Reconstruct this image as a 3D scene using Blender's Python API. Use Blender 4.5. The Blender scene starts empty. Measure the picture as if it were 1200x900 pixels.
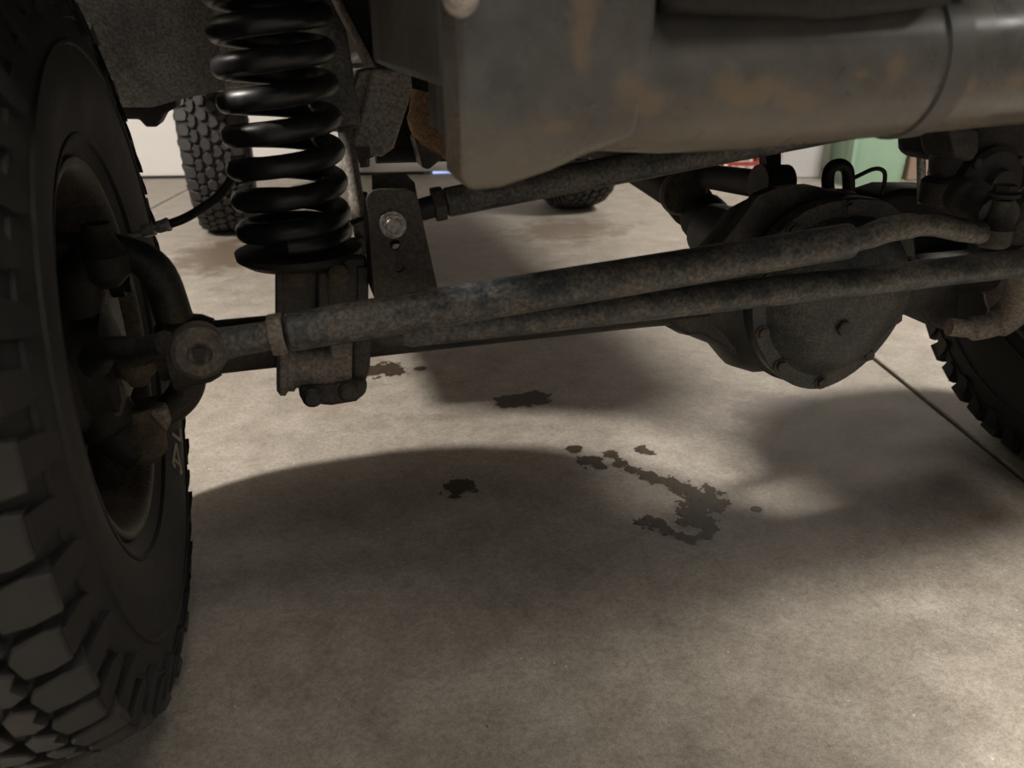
import bpy, bmesh, math, random
from mathutils import Vector, Matrix, noise
random.seed(7)
PI = math.pi
scn = bpy.context.scene
COL = scn.collection

# ------------------------------------------------------------------ camera
F_PX = 919.0
PITCH, ROLL, YAW = 0.415, -0.0102, 0.2727
CAM = Vector((-0.457, -0.919, 0.702))
Fw = Vector((math.sin(YAW)*math.cos(PITCH), math.cos(YAW)*math.cos(PITCH), -math.sin(PITCH)))
_R = Vector((math.cos(YAW), -math.sin(YAW), 0))
_U = _R.cross(Fw)
Rt = _R*math.cos(ROLL) + _U*math.sin(ROLL)
Up = -_R*math.sin(ROLL) + _U*math.cos(ROLL)
cd = bpy.data.cameras.new('camera')
cd.sensor_width = 36.0
cd.lens = 36.0*F_PX/1200.0
cd.clip_start = 0.02
cd.dof.use_dof = True
cd.dof.focus_distance = 1.05
cd.dof.aperture_fstop = 6.5
cam = bpy.data.objects.new('camera', cd)
COL.objects.link(cam)
cam.matrix_world = Matrix((
    (Rt.x, Up.x, -Fw.x, CAM.x), (Rt.y, Up.y, -Fw.y, CAM.y), (Rt.z, Up.z, -Fw.z, CAM.z), (0, 0, 0, 1)))
scn.camera = cam

# ------------------------------------------------------------------ world, lamps, exposure
w = bpy.data.worlds.new('world'); scn.world = w
w.use_nodes = True
w.node_tree.nodes['Background'].inputs[0].default_value = (0.55, 0.65, 0.8, 1)
w.node_tree.nodes['Background'].inputs[1].default_value = 0.05
vs = scn.view_settings
vs.view_transform = 'Standard'; vs.look = 'None'; vs.gamma = 1.0
vs.use_curve_mapping = False
vs.exposure = 0.0

def point_lamp(name, loc, power, radius, col):
    l = bpy.data.lights.new(name, 'POINT'); l.energy = power; l.shadow_soft_size = radius; l.color = col
    o = bpy.data.objects.new(name, l); o.location = loc; COL.objects.link(o); return o
def area_lamp(name, loc, target, power, sx, sy, col):
    l = bpy.data.lights.new(name, 'AREA'); l.energy = power; l.shape = 'RECTANGLE'; l.size = sx; l.size_y = sy; l.color = col
    o = bpy.data.objects.new(name, l); o.location = loc
    o.rotation_euler = (Vector(target)-Vector(loc)).to_track_quat('-Z', 'Y').to_euler(); COL.objects.link(o); return o
def spot_lamp(name, loc, target, power, radius, cone, blend, col):
    l = bpy.data.lights.new(name, 'SPOT'); l.energy = power; l.shadow_soft_size = radius; l.color = col
    l.spot_size = math.radians(cone); l.spot_blend = blend
    o = bpy.data.objects.new(name, l); o.location = loc
    o.rotation_euler = (Vector(target)-Vector(loc)).to_track_quat('-Z', 'Y').to_euler(); COL.objects.link(o); return o
spot_lamp('work_lamp_right', (0.98, -0.95, 2.3), (0.70, -0.42, 0.0), 225, 0.17, 43, 1.0, (1.0, 0.92, 0.80))
point_lamp('garage_lamp_left', (-2.45, 0.28, 2.3), 440, 0.07, (1.0, 0.93, 0.84))
point_lamp('garage_lamp_right', (2.1, 0.55, 2.3), 270, 0.22, (1.0, 0.93, 0.84))
area_lamp('garage_lamp_front', (-0.2, -1.25, 2.45), (-0.2, -1.0, 0.0), 12, 1.2, 0.4, (1.0, 0.92, 0.80))
area_lamp('tube_highlight_fill', (2.4, -1.7, 2.45), (0.6, -0.6, 0.5), 10, 0.8, 0.2, (1.0, 0.96, 0.90))  # added light, sized to give a highlight along the crossmember tube
area_lamp('cool_front_fill', (-0.6, -3.95, 1.0), (-0.3, 0, 0.6), 4.5, 2.4, 1.8, (0.82, 0.92, 1.0))  # added cool fill from behind the camera, lifts the front-facing metal

# ------------------------------------------------------------------ helpers
def at(px, py, Y=None, Z=None, X=None):
    """point of the place seen at photo pixel (px,py) on the vehicle plane y=Y (or z=Z, x=X)"""
    d = Fw + Rt*((px-600)/F_PX) + Up*((450-py)/F_PX)
    if Y is not None: t = (Y-CAM.y)/d.y
    elif Z is not None: t = (Z-CAM.z)/d.z
    else: t = (X-CAM.x)/d.x
    return CAM + d*t

def V(*a): return Vector(a)

def finish(bm, name, mat, parent=None, smooth=35, bevel=0.0, bseg=2, loc=None, label=None, cat=None, group=None, kind=None, solid=0.0, subsurf=0):
    bmesh.ops.recalc_face_normals(bm, faces=bm.faces[:])
    me = bpy.data.meshes.new(name); bm.to_mesh(me); bm.free()
    o = bpy.data.objects.new(name, me); COL.objects.link(o)
    if mat: me.materials.append(mat)
    if solid:
        m = o.modifiers.new('solid', 'SOLIDIFY'); m.thickness = solid; m.offset = 0
    if bevel:
        m = o.modifiers.new('bevel', 'BEVEL'); m.width = bevel; m.segments = bseg; m.limit_method = 'ANGLE'; m.angle_limit = math.radians(40)
    if subsurf:
        m = o.modifiers.new('sub', 'SUBSURF'); m.levels = subsurf; m.render_levels = subsurf
    if smooth:
        for p in me.polygons: p.use_smooth = True
        if not subsurf and not bevel: me.set_sharp_from_angle(angle=math.radians(smooth))
        elif bevel: me.set_sharp_from_angle(angle=math.radians(75))
    if parent is not None:
        o.parent = parent
        o.matrix_parent_inverse = parent.matrix_world.inverted()
    if loc is not None: o.location = loc
    tag(o, label, cat, group, kind)
    return o

def tag(o, label=None, cat=None, group=None, kind=None):
    if label: o['label'] = label
    if cat: o['category'] = cat
    if group: o['group'] = group
    if kind: o['kind'] = kind
    return o

def thing(name, loc, label, cat, group=None, rot=None):
    o = bpy.data.objects.new(name, None); COL.objects.link(o)
    o.empty_display_size = 0.05
    M = Matrix.Translation(Vector(loc))
    if rot is not None: M = M @ rot
    o.matrix_world = M
    tag(o, label, cat, group)
    return o

def frame_of(d):
    d = d.normalized()
    a = V(0, 0, 1) if abs(d.z) < 0.9 else V(0, 1, 0)
    x = a.cross(d).normalized(); y = d.cross(x).normalized()
    return x, y

def sweep(bm, pts, rad, segs=16, caps=True, flat=None):
    """tube through pts, rad a number or one per point"""
    pts = [Vector(p) for p in pts]; n = len(pts)
    if not isinstance(rad, (list, tuple)): rad = [rad]*n
    rings = []; px = None
    for i, p in enumerate(pts):
        if i == 0: d = pts[1]-pts[0]
        elif i == n-1: d = pts[-1]-pts[-2]
        else: d = (pts[i+1]-pts[i]).normalized() + (pts[i]-pts[i-1]).normalized()
        if d.length < 1e-9: d = pts[i]-pts[i-1] if i else pts[1]-pts[0]
        if px is None: x, y = frame_of(d)
        else:
            dn = d.normalized(); x = (px - dn*px.dot(dn)).normalized(); y = dn.cross(x)
        px = x
        rings.append([bm.verts.new(p + (x*math.cos(2*PI*k/segs) + y*math.sin(2*PI*k/segs))*rad[i]) for k in range(segs)])
    for a, b in zip(rings, rings[1:]):
        for k in range(segs):
            bm.faces.new((a[k], a[(k+1) % segs], b[(k+1) % segs], b[k]))
    if caps:
        bm.faces.new(rings[0][::-1]); bm.faces.new(rings[-1])
    return rings

def stepped(bm, a, b, prof, segs=20):
    """lathe between points a and b: prof is a list of (t in metres from a, radius)"""
    a = Vector(a); b = Vector(b); d = (b-a).normalized(); x, y = frame_of(d)
    rings = []
    for t, r in prof:
        c = a + d*t
        if r <= 1e-6: rings.append([bm.verts.new(c)])
        else: rings.append([bm.verts.new(c + (x*math.cos(2*PI*k/segs)+y*math.sin(2*PI*k/segs))*r) for k in range(segs)])
    for p, q in zip(rings, rings[1:]):
        for k in range(segs):
            k2 = (k+1) % segs
            if len(p) == 1 and len(q) == 1: continue
            if len(p) == 1: bm.faces.new((p[0], q[k2], q[k]))
            elif len(q) == 1: bm.faces.new((p[k], p[k2], q[0]))
            else: bm.faces.new((p[k], p[k2], q[k2], q[k]))
    if len(rings[0]) > 1: bm.faces.new(rings[0][::-1])
    if len(rings[-1]) > 1: bm.faces.new(rings[-1])

def prism(bm, poly, vec):
    """closed polygon (3D points) extruded along vec"""
    vec = Vector(vec)
    a = [bm.verts.new(Vector(p)) for p in poly]; b = [bm.verts.new(Vector(p)+vec) for p in poly]
    n = len(a)
    bm.faces.new(a[::-1]); bm.faces.new(b)
    for i in range(n): bm.faces.new((a[i], a[(i+1) % n], b[(i+1) % n], b[i]))

def box(bm, lo, hi, M=None):
    x0, y0, z0 = lo; x1, y1, z1 = hi
    vs_ = [V(x0,y0,z0), V(x1,y0,z0), V(x1,y1,z0), V(x0,y1,z0), V(x0,y0,z1), V(x1,y0,z1), V(x1,y1,z1), V(x0,y1,z1)]
    if M is not None: vs_ = [M @ v for v in vs_]
    v = [bm.verts.new(q) for q in vs_]
    for f in ((0,3,2,1), (4,5,6,7), (0,1,5,4), (1,2,6,5), (2,3,7,6), (3,0,4,7)): bm.faces.new([v[i] for i in f])

def hexbolt(bm, c, d, r, h, washer=True):
    c = Vector(c); d = Vector(d).normalized(); x, y = frame_of(d)
    if washer: stepped(bm, c, c+d, [(0, r*1.35), (h*0.3, r*1.35), (h*0.36, r*1.28)], 18)
    prism(bm, [c + (x*math.cos(PI*k/3)+y*math.sin(PI*k/3))*r for k in range(6)], d*h)
    stepped(bm, c+d*h*0.98, c+d*2*h, [(0, r*0.78), (h*0.10, r*0.70)], 12)

def ellipsoid(bm, c, rx, ry, rz, u=20, v=12):
    M = Matrix.Translation(Vector(c)) @ Matrix.Diagonal((rx, ry, rz, 1))
    bmesh.ops.create_uvsphere(bm, u_segments=u, v_segments=v, radius=1.0, matrix=M)

def blob_pts(pts, n=8):
    """smooth catmull-rom through pts"""
    pts = [Vector(p) for p in pts]; out = []
    for i in range(len(pts)-1):
        p0 = pts[max(i-1, 0)]; p1 = pts[i]; p2 = pts[i+1]; p3 = pts[min(i+2, len(pts)-1)]
        for k in range(n):
            t = k/n
            out.append(0.5*((2*p1)+(p2-p0)*t+(2*p0-5*p1+4*p2-p3)*t*t+(3*p1-p0-3*p2+p3)*t**3))
    out.append(pts[-1]); return out

# ------------------------------------------------------------------ materials
def mat_base(name):
    m = bpy.data.materials.new(name); m.use_nodes = True
    nt = m.node_tree; b = nt.nodes['Principled BSDF']
    return m, nt, b
def nd(nt, t, **kw):
    n = nt.nodes.new(t)
    for k, v in kw.items():
        if k in n.inputs: n.inputs[k].default_value = v
        else: setattr(n, k, v)
    return n
def ramp(nt, fac, stops, interp='LINEAR'):
    r = nt.nodes.new('ShaderNodeValToRGB'); r.color_ramp.interpolation = interp
    e = r.color_ramp.elements
    e[0].position, e[0].color = stops[0][0], (*stops[0][1], 1) if len(stops[0][1]) == 3 else stops[0][1]
    e[1].position, e[1].color = stops[-1][0], (*stops[-1][1], 1)
    for p, c in stops[1:-1]:
        q = e.new(p); q.color = (*c, 1)
    nt.links.new(fac, r.inputs[0]); return r.outputs[0]
def noise_n(nt, co, scale, detail=6, rough=0.6, dist=0.0):
    n = nd(nt, 'ShaderNodeTexNoise', Scale=scale, Detail=detail, Roughness=rough, Distortion=dist)
    nt.links.new(co, n.inputs['Vector']); return n.outputs['Fac']
def mixc(nt, fac, a, b, mode='MIX'):
    m = nd(nt, 'ShaderNodeMix', data_type='RGBA', blend_type=mode)
    for s, v in ((0, fac), (6, a), (7, b)):
        if isinstance(v, (int, float)): m.inputs[s].default_value = v
        elif isinstance(v, tuple): m.inputs[s].default_value = (*v, 1)
        else: nt.links.new(v, m.inputs[s])
    return m.outputs[2]
def math_n(nt, op, a, b=0.0, clamp=False):
    m = nd(nt, 'ShaderNodeMath', operation=op); m.use_clamp = clamp
    for s, v in ((0, a), (1, b)):
        if isinstance(v, (int, float)): m.inputs[s].default_value = v
        else: nt.links.new(v, m.inputs[s])
    return m.outputs[0]
def bump(nt, b, h, strength, dist=0.002):
    n = nd(nt, 'ShaderNodeBump', Strength=strength, Distance=dist)
    nt.links.new(h, n.inputs['Height']); nt.links.new(n.outputs[0], b.inputs['Normal'])

def grime(name, base, dust, amount=0.5, scale=14, rough=0.55, metal=0.0, bumps=0.4, rust=None, rust_amt=0.0, rust_scale=9, fine=110, soft=0.085, spk=0.42):
    """worn painted or bare metal with patches of dried dust and rust"""
    m, nt, b = mat_base(name)
    co = nd(nt, 'ShaderNodeTexCoord').outputs['Object']
    n1 = noise_n(nt, co, scale, 8, 0.68, 0.4)
    n2 = noise_n(nt, co, fine, 5, 0.7)
    f = math_n(nt, 'ADD', math_n(nt, 'MULTIPLY', n1, 0.72), math_n(nt, 'MULTIPLY', n2, 0.28))
    lo = 0.62 - amount*0.3
    fac = ramp(nt, f, [(lo-soft, (0, 0, 0)), (lo+soft, (1, 1, 1))])
    c = mixc(nt, fac, base, dust)
    if rust:
        r1 = noise_n(nt, co, rust_scale, 5, 0.6, 0.3)
        rf = ramp(nt, r1, [(0.66-rust_amt*0.3, (0, 0, 0)), (0.74-rust_amt*0.3, (1, 1, 1))])
        c = mixc(nt, rf, c, rust)
    sp = ramp(nt, noise_n(nt, co, fine*2.2, 3, 0.6), [(0.35, (1-spk,)*3), (0.7, (1+spk,)*3)])
    c = mixc(nt, 1.0, c, sp, 'MULTIPLY')
    nt.links.new(c, b.inputs['Base Color'])
    nt.links.new(ramp(nt, f, [(0.3, (rough-0.12,)*3), (0.7, (min(rough+0.25, 1),)*3)]), b.inputs['Roughness'])
    b.inputs['Metallic'].default_value = metal
    if bumps: bump(nt, b, f, bumps, 0.0012)
    return m

M = {}
M['steel'] = grime('dirty black steel', (0.016, 0.017, 0.019), (0.060, 0.052, 0.043), 0.40, 16, 0.5)
M['rod'] = grime('worn steering rod', (0.040, 0.049, 0.058), (0.165, 0.150, 0.130), 0.44, 22, 0.42, bumps=0.8, spk=0.55)
M['axle'] = grime('axle housing paint', (0.014, 0.016, 0.018), (0.056, 0.048, 0.038), 0.38, 13, 0.5, bumps=0.5)
M['cover'] = grime('differential cover paint', (0.030, 0.039, 0.044), (0.105, 0.096, 0.078), 0.36, 13, 0.44, bumps=0.6, fine=150, spk=0.6)
M['bracket'] = grime('bracket steel', (0.040, 0.037, 0.034), (0.095, 0.080, 0.064), 0.5, 18, 0.52, rust=(0.10, 0.045, 0.018), rust_amt=0.12)
M['tanmetal'] = grime('dusty tan metal', (0.14, 0.125, 0.107), (0.23, 0.20, 0.165), 0.6, 12, 0.6)
M['castiron'] = grime('cast iron', (0.13, 0.122, 0.11), (0.24, 0.21, 0.175), 0.5, 30, 0.6, metal=0.2, bumps=0.8)
M['bolt'] = grime('zinc bolt', (0.38, 0.36, 0.33), (0.26, 0.22, 0.18), 0.35, 40, 0.36, metal=0.8, bumps=0.3)
M['rust'] = grime('rusty iron', (0.22, 0.120, 0.060), (0.32, 0.20, 0.115), 0.5, 24, 0.8, bumps=0.9)
M['darkmetal'] = grime('underbody black', (0.010, 0.010, 0.010), (0.030, 0.026, 0.022), 0.4, 14, 0.6)
M['frame'] = grime('frame paint', (0.080, 0.085, 0.090), (0.135, 0.128, 0.118), 0.42, 5, 0.42, bumps=0.08, fine=14, soft=0.16, spk=0.1)
def mk_bumper():
    m = grime('crossmember paint', (0.075, 0.080, 0.084), (0.150, 0.143, 0.130), 0.44, 5.5, 0.21, bumps=0.08, fine=22, soft=0.16, spk=0.12)
    nt = m.node_tree; b = nt.nodes['Principled BSDF']
    co = nd(nt, 'ShaderNodeTexCoord').outputs['Object']
    src = b.inputs['Base Color'].links[0].from_socket
    n1 = noise_n(nt, co, 38, 6, 0.65, 0.2)
    # dried mud clinging along the lower side of the tube
    sx = nd(nt, 'ShaderNodeSeparateXYZ'); nt.links.new(co, sx.inputs[0])
    zz = math_n(nt, 'ADD', sx.outputs['Z'], math_n(nt, 'MULTIPLY', math_n(nt, 'SUBTRACT', n1, 0.5), 0.07))
    c = mixc(nt, ramp(nt, zz, [(0.632, (0.85,)*3), (0.672, (0, 0, 0))]), src, (0.205, 0.178, 0.142))
    # rust patches
    for px, py, rx, rz in ((900, 105, 0.022, 0.011), (855, 100, 0.018, 0.014), (935, 118, 0.020, 0.008), (1010, 88, 0.010, 0.005), (1052, 80, 0.008, 0.010), (1145, 98, 0.010, 0.008), (1195, 95, 0.012, 0.012), (688, 40, 0.009, 0.040), (735, 110, 0.012, 0.012), (762, 125, 0.014, 0.008), (665, 150, 0.014, 0.006)):
        p = at(px, py, Y=-0.438)
        mp = nd(nt, 'ShaderNodeMapping'); mp.inputs['Location'].default_value = (-p.x/rx, 0, -p.z/rz); mp.inputs['Scale'].default_value = (1/rx, 0, 1/rz)
        nt.links.new(co, mp.inputs[0])
        ln = nd(nt, 'ShaderNodeVectorMath', operation='LENGTH'); nt.links.new(mp.outputs[0], ln.inputs[0])
        d = math_n(nt, 'ADD', ln.outputs['Value'], math_n(nt, 'MULTIPLY', math_n(nt, 'SUBTRACT', n1, 0.5), 2.6))
        c = mixc(nt, ramp(nt, d, [(0.4, (0.6,)*3), (1.45, (0, 0, 0))]), c, (0.24, 0.180, 0.120))
    nt.links.new(c, b.inputs['Base Color'])
    return m
M['bumper'] = mk_bumper()
M['plastic'] = grime('fender liner plastic', (0.12, 0.123, 0.128), (0.30, 0.29, 0.27), 0.42, 6, 0.6, bumps=0.15, soft=0.12)
M['body'] = grime('underbody paint', (0.30, 0.275, 0.24), (0.40, 0.365, 0.32), 0.5, 5, 0.7, soft=0.14)
M['rubberhose'] = grime('rubber hose', (0.010, 0.010, 0.010), (0.028, 0.025, 0.022), 0.3, 30, 0.5)
M['chrome'] = grime('polished shaft', (0.55, 0.55, 0.56), (0.4, 0.38, 0.35), 0.3, 30, 0.22, metal=1.0, bumps=0.0)
M['zinc'] = grime('bright zinc rod', (0.55, 0.56, 0.58), (0.40, 0.39, 0.37), 0.4, 30, 0.35, metal=0.3, bumps=0.0)
M['tanrubber'] = grime('grease boot', (0.055, 0.042, 0.028), (0.10, 0.078, 0.052), 0.5, 30, 0.7)

def mk_spring():
    m, nt, b = mat_base('gloss black spring paint')
    co = nd(nt, 'ShaderNodeTexCoord').outputs['Object']
    n = noise_n(nt, co, 45, 6, 0.7)
    nt.links.new(ramp(nt, n, [(0.4, (0.010, 0.010, 0.011)), (0.75, (0.028, 0.027, 0.026))]), b.inputs['Base Color'])
    nt.links.new(ramp(nt, n, [(0.3, (0.30,)*3), (0.75, (0.48,)*3)]), b.inputs['Roughness'])
    return m
M['spring'] = mk_spring()

def mk_rubber(name, c0, c1, sc=10):
    m, nt, b = mat_base(name)
    co = nd(nt, 'ShaderNodeTexCoord').outputs['Object']
    n1 = noise_n(nt, co, sc, 8, 0.68); n2 = noise_n(nt, co, 260, 4, 0.6)
    f = math_n(nt, 'ADD', math_n(nt, 'MULTIPLY', n1, 0.75), math_n(nt, 'MULTIPLY', n2, 0.25))
    nt.links.new(ramp(nt, f, [(0.35, c0), (0.66, c1)]), b.inputs['Base Color'])
    nt.links.new(ramp(nt, f, [(0.3, (0.55,)*3), (0.7, (0.85,)*3)]), b.inputs['Roughness'])
    bump(nt, b, n2, 0.25, 0.0008)
    return m
M['rubber'] = mk_rubber('tyre rubber', (0.010, 0.010, 0.010), (0.023, 0.0215, 0.020))
M['tread'] = mk_rubber('tread rubber', (0.020, 0.0205, 0.021), (0.052, 0.050, 0.047), 16)

def mk_plain(name, c, rough=0.5, metal=0.0, var=0.12, sc=6):
    m, nt, b = mat_base(name)
    co = nd(nt, 'ShaderNodeTexCoord').outputs['Object']
    n = noise_n(nt, co, sc, 6, 0.6)
    lo = tuple(x*(1-var) for x in c); hi = tuple(min(1, x*(1+var)) for x in c)
    nt.links.new(ramp(nt, n, [(0.3, lo), (0.7, hi)]), b.inputs['Base Color'])
    b.inputs['Roughness'].default_value = rough; b.inputs['Metallic'].default_value = metal
    return m
M['white'] = mk_plain('white door paint', (0.87, 0.86, 0.845), 0.5, var=0.03, sc=2)
M['wall'] = mk_plain('garage wall paint', (0.10, 0.085, 0.07), 0.8, var=0.04, sc=2)
M['ceil'] = mk_plain('ceiling boards', (0.13, 0.11, 0.09), 0.9, var=0.03, sc=2)
M['green'] = mk_plain('pale green plastic', (0.30, 0.46, 0.34), 0.35, var=0.08, sc=9)
M['red'] = mk_plain('red plastic', (0.42, 0.06, 0.045), 0.4)
M['greybox'] = mk_plain('grey-white appliance paint', (0.56, 0.56, 0.57), 0.4, var=0.03)
M['brownbox'] = mk_plain('cardboard', (0.30, 0.22, 0.17), 0.8)
M['seal'] = mk_plain('black door seal', (0.02, 0.02, 0.022), 0.6)
M['bodypaint'] = mk_plain('dark body paint', (0.03, 0.032, 0.035), 0.4)
M['clear'] = mk_plain('milky bottle plastic', (0.7, 0.7, 0.7), 0.3)
M['letter'] = mk_plain('raised outline letter', (0.34, 0.31, 0.26), 0.7)
M['dirt'] = mk_plain('joint dirt', (0.035, 0.028, 0.022), 0.95)
M['brakedust'] = grime('rotor iron', (0.10, 0.085, 0.068), (0.20, 0.15, 0.10), 0.5, 20, 0.6, metal=0.3)

def mk_emit(name, c, s):
    m, nt, b = mat_base(name)
    nt.nodes.remove(b)
    e = nd(nt, 'ShaderNodeEmission', Strength=s); e.inputs[0].default_value = (*c, 1)
    co = nd(nt, 'ShaderNodeTexCoord').outputs['Object']
    nt.links.new(ramp(nt, noise_n(nt, co, 6, 3, 0.5), [(0.3, tuple(x*0.6 for x in c)), (0.7, c)]), e.inputs[0])
    nt.links.new(e.outputs[0], nt.nodes['Material Output'].inputs[0]); return m
M['daylight'] = mk_emit('daylight under the door', (0.45, 0.58, 1.0), 1.6)

def mk_concrete():
    m, nt, b = mat_base('worn concrete')
    co = nd(nt, 'ShaderNodeTexCoord').outputs['Object']
    big = noise_n(nt, co, 1.7, 6, 0.6, 0.2)
    mid = noise_n(nt, co, 11, 12, 0.74, 0.15)
    fine = noise_n(nt, co, 60, 8, 0.75)
    grit = noise_n(nt, co, 420, 3, 0.6)
    f = math_n(nt, 'ADD', math_n(nt, 'MULTIPLY', mid, 0.55), math_n(nt, 'ADD', math_n(nt, 'MULTIPLY', big, 0.17), math_n(nt, 'MULTIPLY', fine, 0.28)))
    c = ramp(nt, f, [(0.35, (0.23, 0.200, 0.168)), (0.46, (0.350, 0.315, 0.272)), (0.54, (0.425, 0.388, 0.340)), (0.67, (0.58, 0.535, 0.48))])
    c = mixc(nt, 1.0, c, ramp(nt, grit, [(0.32, (0.80,)*3), (0.68, (1.18,)*3)]), 'MULTIPLY')
    c = mixc(nt, 1.0, c, ramp(nt, noise_n(nt, co, 140, 6, 0.75), [(0.36, (0.78,)*3), (0.52, (1.02,)*3), (0.66, (1.14,)*3)]), 'MULTIPLY')
    # fine grey scuffs and brushed streaks
    mp = nd(nt, 'ShaderNodeMapping'); mp.inputs['Scale'].default_value = (6.0, 14.0, 1.0); mp.inputs['Rotation'].default_value = (0, 0, 1.2)
    nt.links.new(co, mp.inputs[0])
    st = noise_n(nt, mp.outputs[0], 2.6, 9, 0.78, 0.1)
    c = mixc(nt, ramp(nt, st, [(0.55, (0, 0, 0)), (0.72, (0.35,)*3)]), c, (0.26, 0.22, 0.18))
    # brown damp patches with soft outlines
    bl = noise_n(nt, co, 4.2, 5, 0.6, 0.7)
    c = mixc(nt, ramp(nt, bl, [(0.62, (0, 0, 0)), (0.74, (0.45,)*3)]), c, (0.20, 0.155, 0.115))
    # dark specks and pale grit
    vo = nd(nt, 'ShaderNodeTexVoronoi', Scale=26.0); nt.links.new(co, vo.inputs['Vector'])
    dk = ramp(nt, math_n(nt, 'ADD', vo.outputs['Distance'], math_n(nt, 'MULTIPLY', grit, 0.1)), [(0.085, (1, 1, 1)), (0.12, (0, 0, 0))])
    dsel = ramp(nt, noise_n(nt, co, 9, 2), [(0.56, (0, 0, 0)), (0.6, (0.7,)*3)])
    c = mixc(nt, math_n(nt, 'MULTIPLY', dk, dsel), c, (0.10, 0.08, 0.06))
    v2 = nd(nt, 'ShaderNodeTexVoronoi', Scale=55.0); nt.links.new(co, v2.inputs['Vector'])
    wk = ramp(nt, v2.outputs['Distance'], [(0.06, (1, 1, 1)), (0.085, (0, 0, 0))])
    wsel = ramp(nt, noise_n(nt, co, 13, 2), [(0.55, (0, 0, 0)), (0.59, (1, 1, 1))])
    c = mixc(nt, math_n(nt, 'MULTIPLY', wk, wsel), c, (0.75, 0.72, 0.66))
    # old grey-violet fluid mark near the axle casing and brown wash behind the wheels
    def spot(center, rx, ry, lo, hi, noisy):
        mp2 = nd(nt, 'ShaderNodeMapping'); mp2.vector_type = 'POINT'
        mp2.inputs['Location'].default_value = (-center[0]/rx, -center[1]/ry, 0); mp2.inputs['Scale'].default_value = (1/rx, 1/ry, 1)
        nt.links.new(co, mp2.inputs[0])
        ln = nd(nt, 'ShaderNodeVectorMath', operation='LENGTH'); nt.links.new(mp2.outputs[0], ln.inputs[0])
        d = math_n(nt, 'ADD', ln.outputs['Value'], math_n(nt, 'MULTIPLY', math_n(nt, 'SUBTRACT', mid, 0.5), noisy))
        return ramp(nt, d, [(lo, (1, 1, 1)), (hi, (0, 0, 0))])
    c = mixc(nt, math_n(nt, 'MULTIPLY', spot((0.46, 0.33), 0.12, 0.10, 0.5, 1.15, 2.2), 0.55), c, (0.16, 0.14, 0.14))
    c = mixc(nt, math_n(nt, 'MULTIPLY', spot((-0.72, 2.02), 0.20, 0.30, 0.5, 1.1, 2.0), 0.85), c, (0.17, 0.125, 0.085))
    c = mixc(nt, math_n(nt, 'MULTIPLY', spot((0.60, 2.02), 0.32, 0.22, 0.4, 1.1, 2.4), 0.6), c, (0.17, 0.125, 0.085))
    c = mixc(nt, math_n(nt, 'MULTIPLY', spot((-0.42, 0.62), 0.10, 0.08, 0.4, 1.1, 2.0), 0.35), c, (0.27, 0.19, 0.13))
    nt.links.new(c, b.inputs['Base Color'])
    nt.links.new(ramp(nt, f, [(0.35, (0.42,)*3), (0.7, (0.7,)*3)]), b.inputs['Roughness'])
    h = math_n(nt, 'ADD', math_n(nt, 'MULTIPLY', fine, 0.5), math_n(nt, 'MULTIPLY', grit, 0.35))
    bump(nt, b, h, 0.35, 0.0012)
    return m
M['concrete'] = mk_concrete()

def mk_stain():
    m, nt, b = mat_base('soaked oil')
    co = nd(nt, 'ShaderNodeTexCoord').outputs['Object']
    n = noise_n(nt, co, 90, 6, 0.7)
    nt.links.new(ramp(nt, n, [(0.35, (0.028, 0.020, 0.012)), (0.62, (0.075, 0.055, 0.032)), (0.78, (0.17, 0.135, 0.09))]), b.inputs['Base Color'])
    nt.links.new(ramp(nt, n, [(0.3, (0.25,)*3), (0.7, (0.55,)*3)]), b.inputs['Roughness'])
    bump(nt, b, n, 0.3, 0.001)
    return m
M['stain'] = mk_stain()

# ================================================================== THE GARAGE
RA = math.radians(-13.5)
ROOM = Matrix.Rotation(RA, 4, 'Z')          # room u,v -> world
def ruv(u, v, z=0): return ROOM @ V(u, v, z)

def room_box(name, lo, hi, mat, parent=None, bevel=0, **kw):
    bm = bmesh.new(); box(bm, lo, hi, ROOM)
    return finish(bm, name, mat, parent, smooth=0, bevel=bevel, **kw)
WV = 3.57
fl = bpy.data.objects.new('floor', None); COL.objects.link(fl); fl['kind'] = 'structure'
fl['label'] = 'stained bare concrete garage floor in large slabs'; fl['category'] = 'floor'
for u0, u1 in ((-3.4, -1.757), (-1.747, 0.687), (0.697, 3.6)):
    room_box('slab', (u0, -4.2, -0.12), (u1, 4.4, 0), M['concrete'], fl, bevel=0.004)
room_box('joint_filler', (-3.4, -4.2, -0.13), (3.6, 4.4, -0.008), M['dirt'], fl)
room_box('wall_left', (-3.5, -4.2, 0), (-3.4, WV, 2.6), M['wall'], kind='structure', label='plain garage side wall on the left', cat='wall')
room_box('wall_right', (3.6, -4.2, 0), (3.7, WV, 2.6), M['wall'], kind='structure', label='plain garage side wall on the right', cat='wall')
room_box('wall_front', (-3.5, -4.3, 0), (3.7, -4.2, 2.6), M['wall'], kind='structure', label='plain garage wall behind the viewer', cat='wall')
room_box('wall_back', (0.62, WV, 0), (3.7, WV+0.12, 2.6), M['white'], kind='structure', label='pale garage wall beyond the green bin', cat='wall')
room_box('ceiling', (-3.5, -4.3, 2.6), (3.7, WV+0.2, 2.7), M['ceil'], kind='structure', label='plain garage ceiling', cat='ceiling')
door = bpy.data.objects.new('door_1', None); COL.objects.link(door)
tag(door, 'white panelled garage door behind the vehicle', 'door', kind='structure')
for k in range(5):
    room_box('door_panel', (-3.4, WV+0.01, 0.014+k*0.517), (0.62, WV+0.06, 0.014+k*0.517+0.512), M['white'], door, bevel=0.004)
room_box('door_seal', (-3.4, WV+0.005, 0.004), (-0.55, WV+0.05, 0.0135), M['seal'], door)
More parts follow.
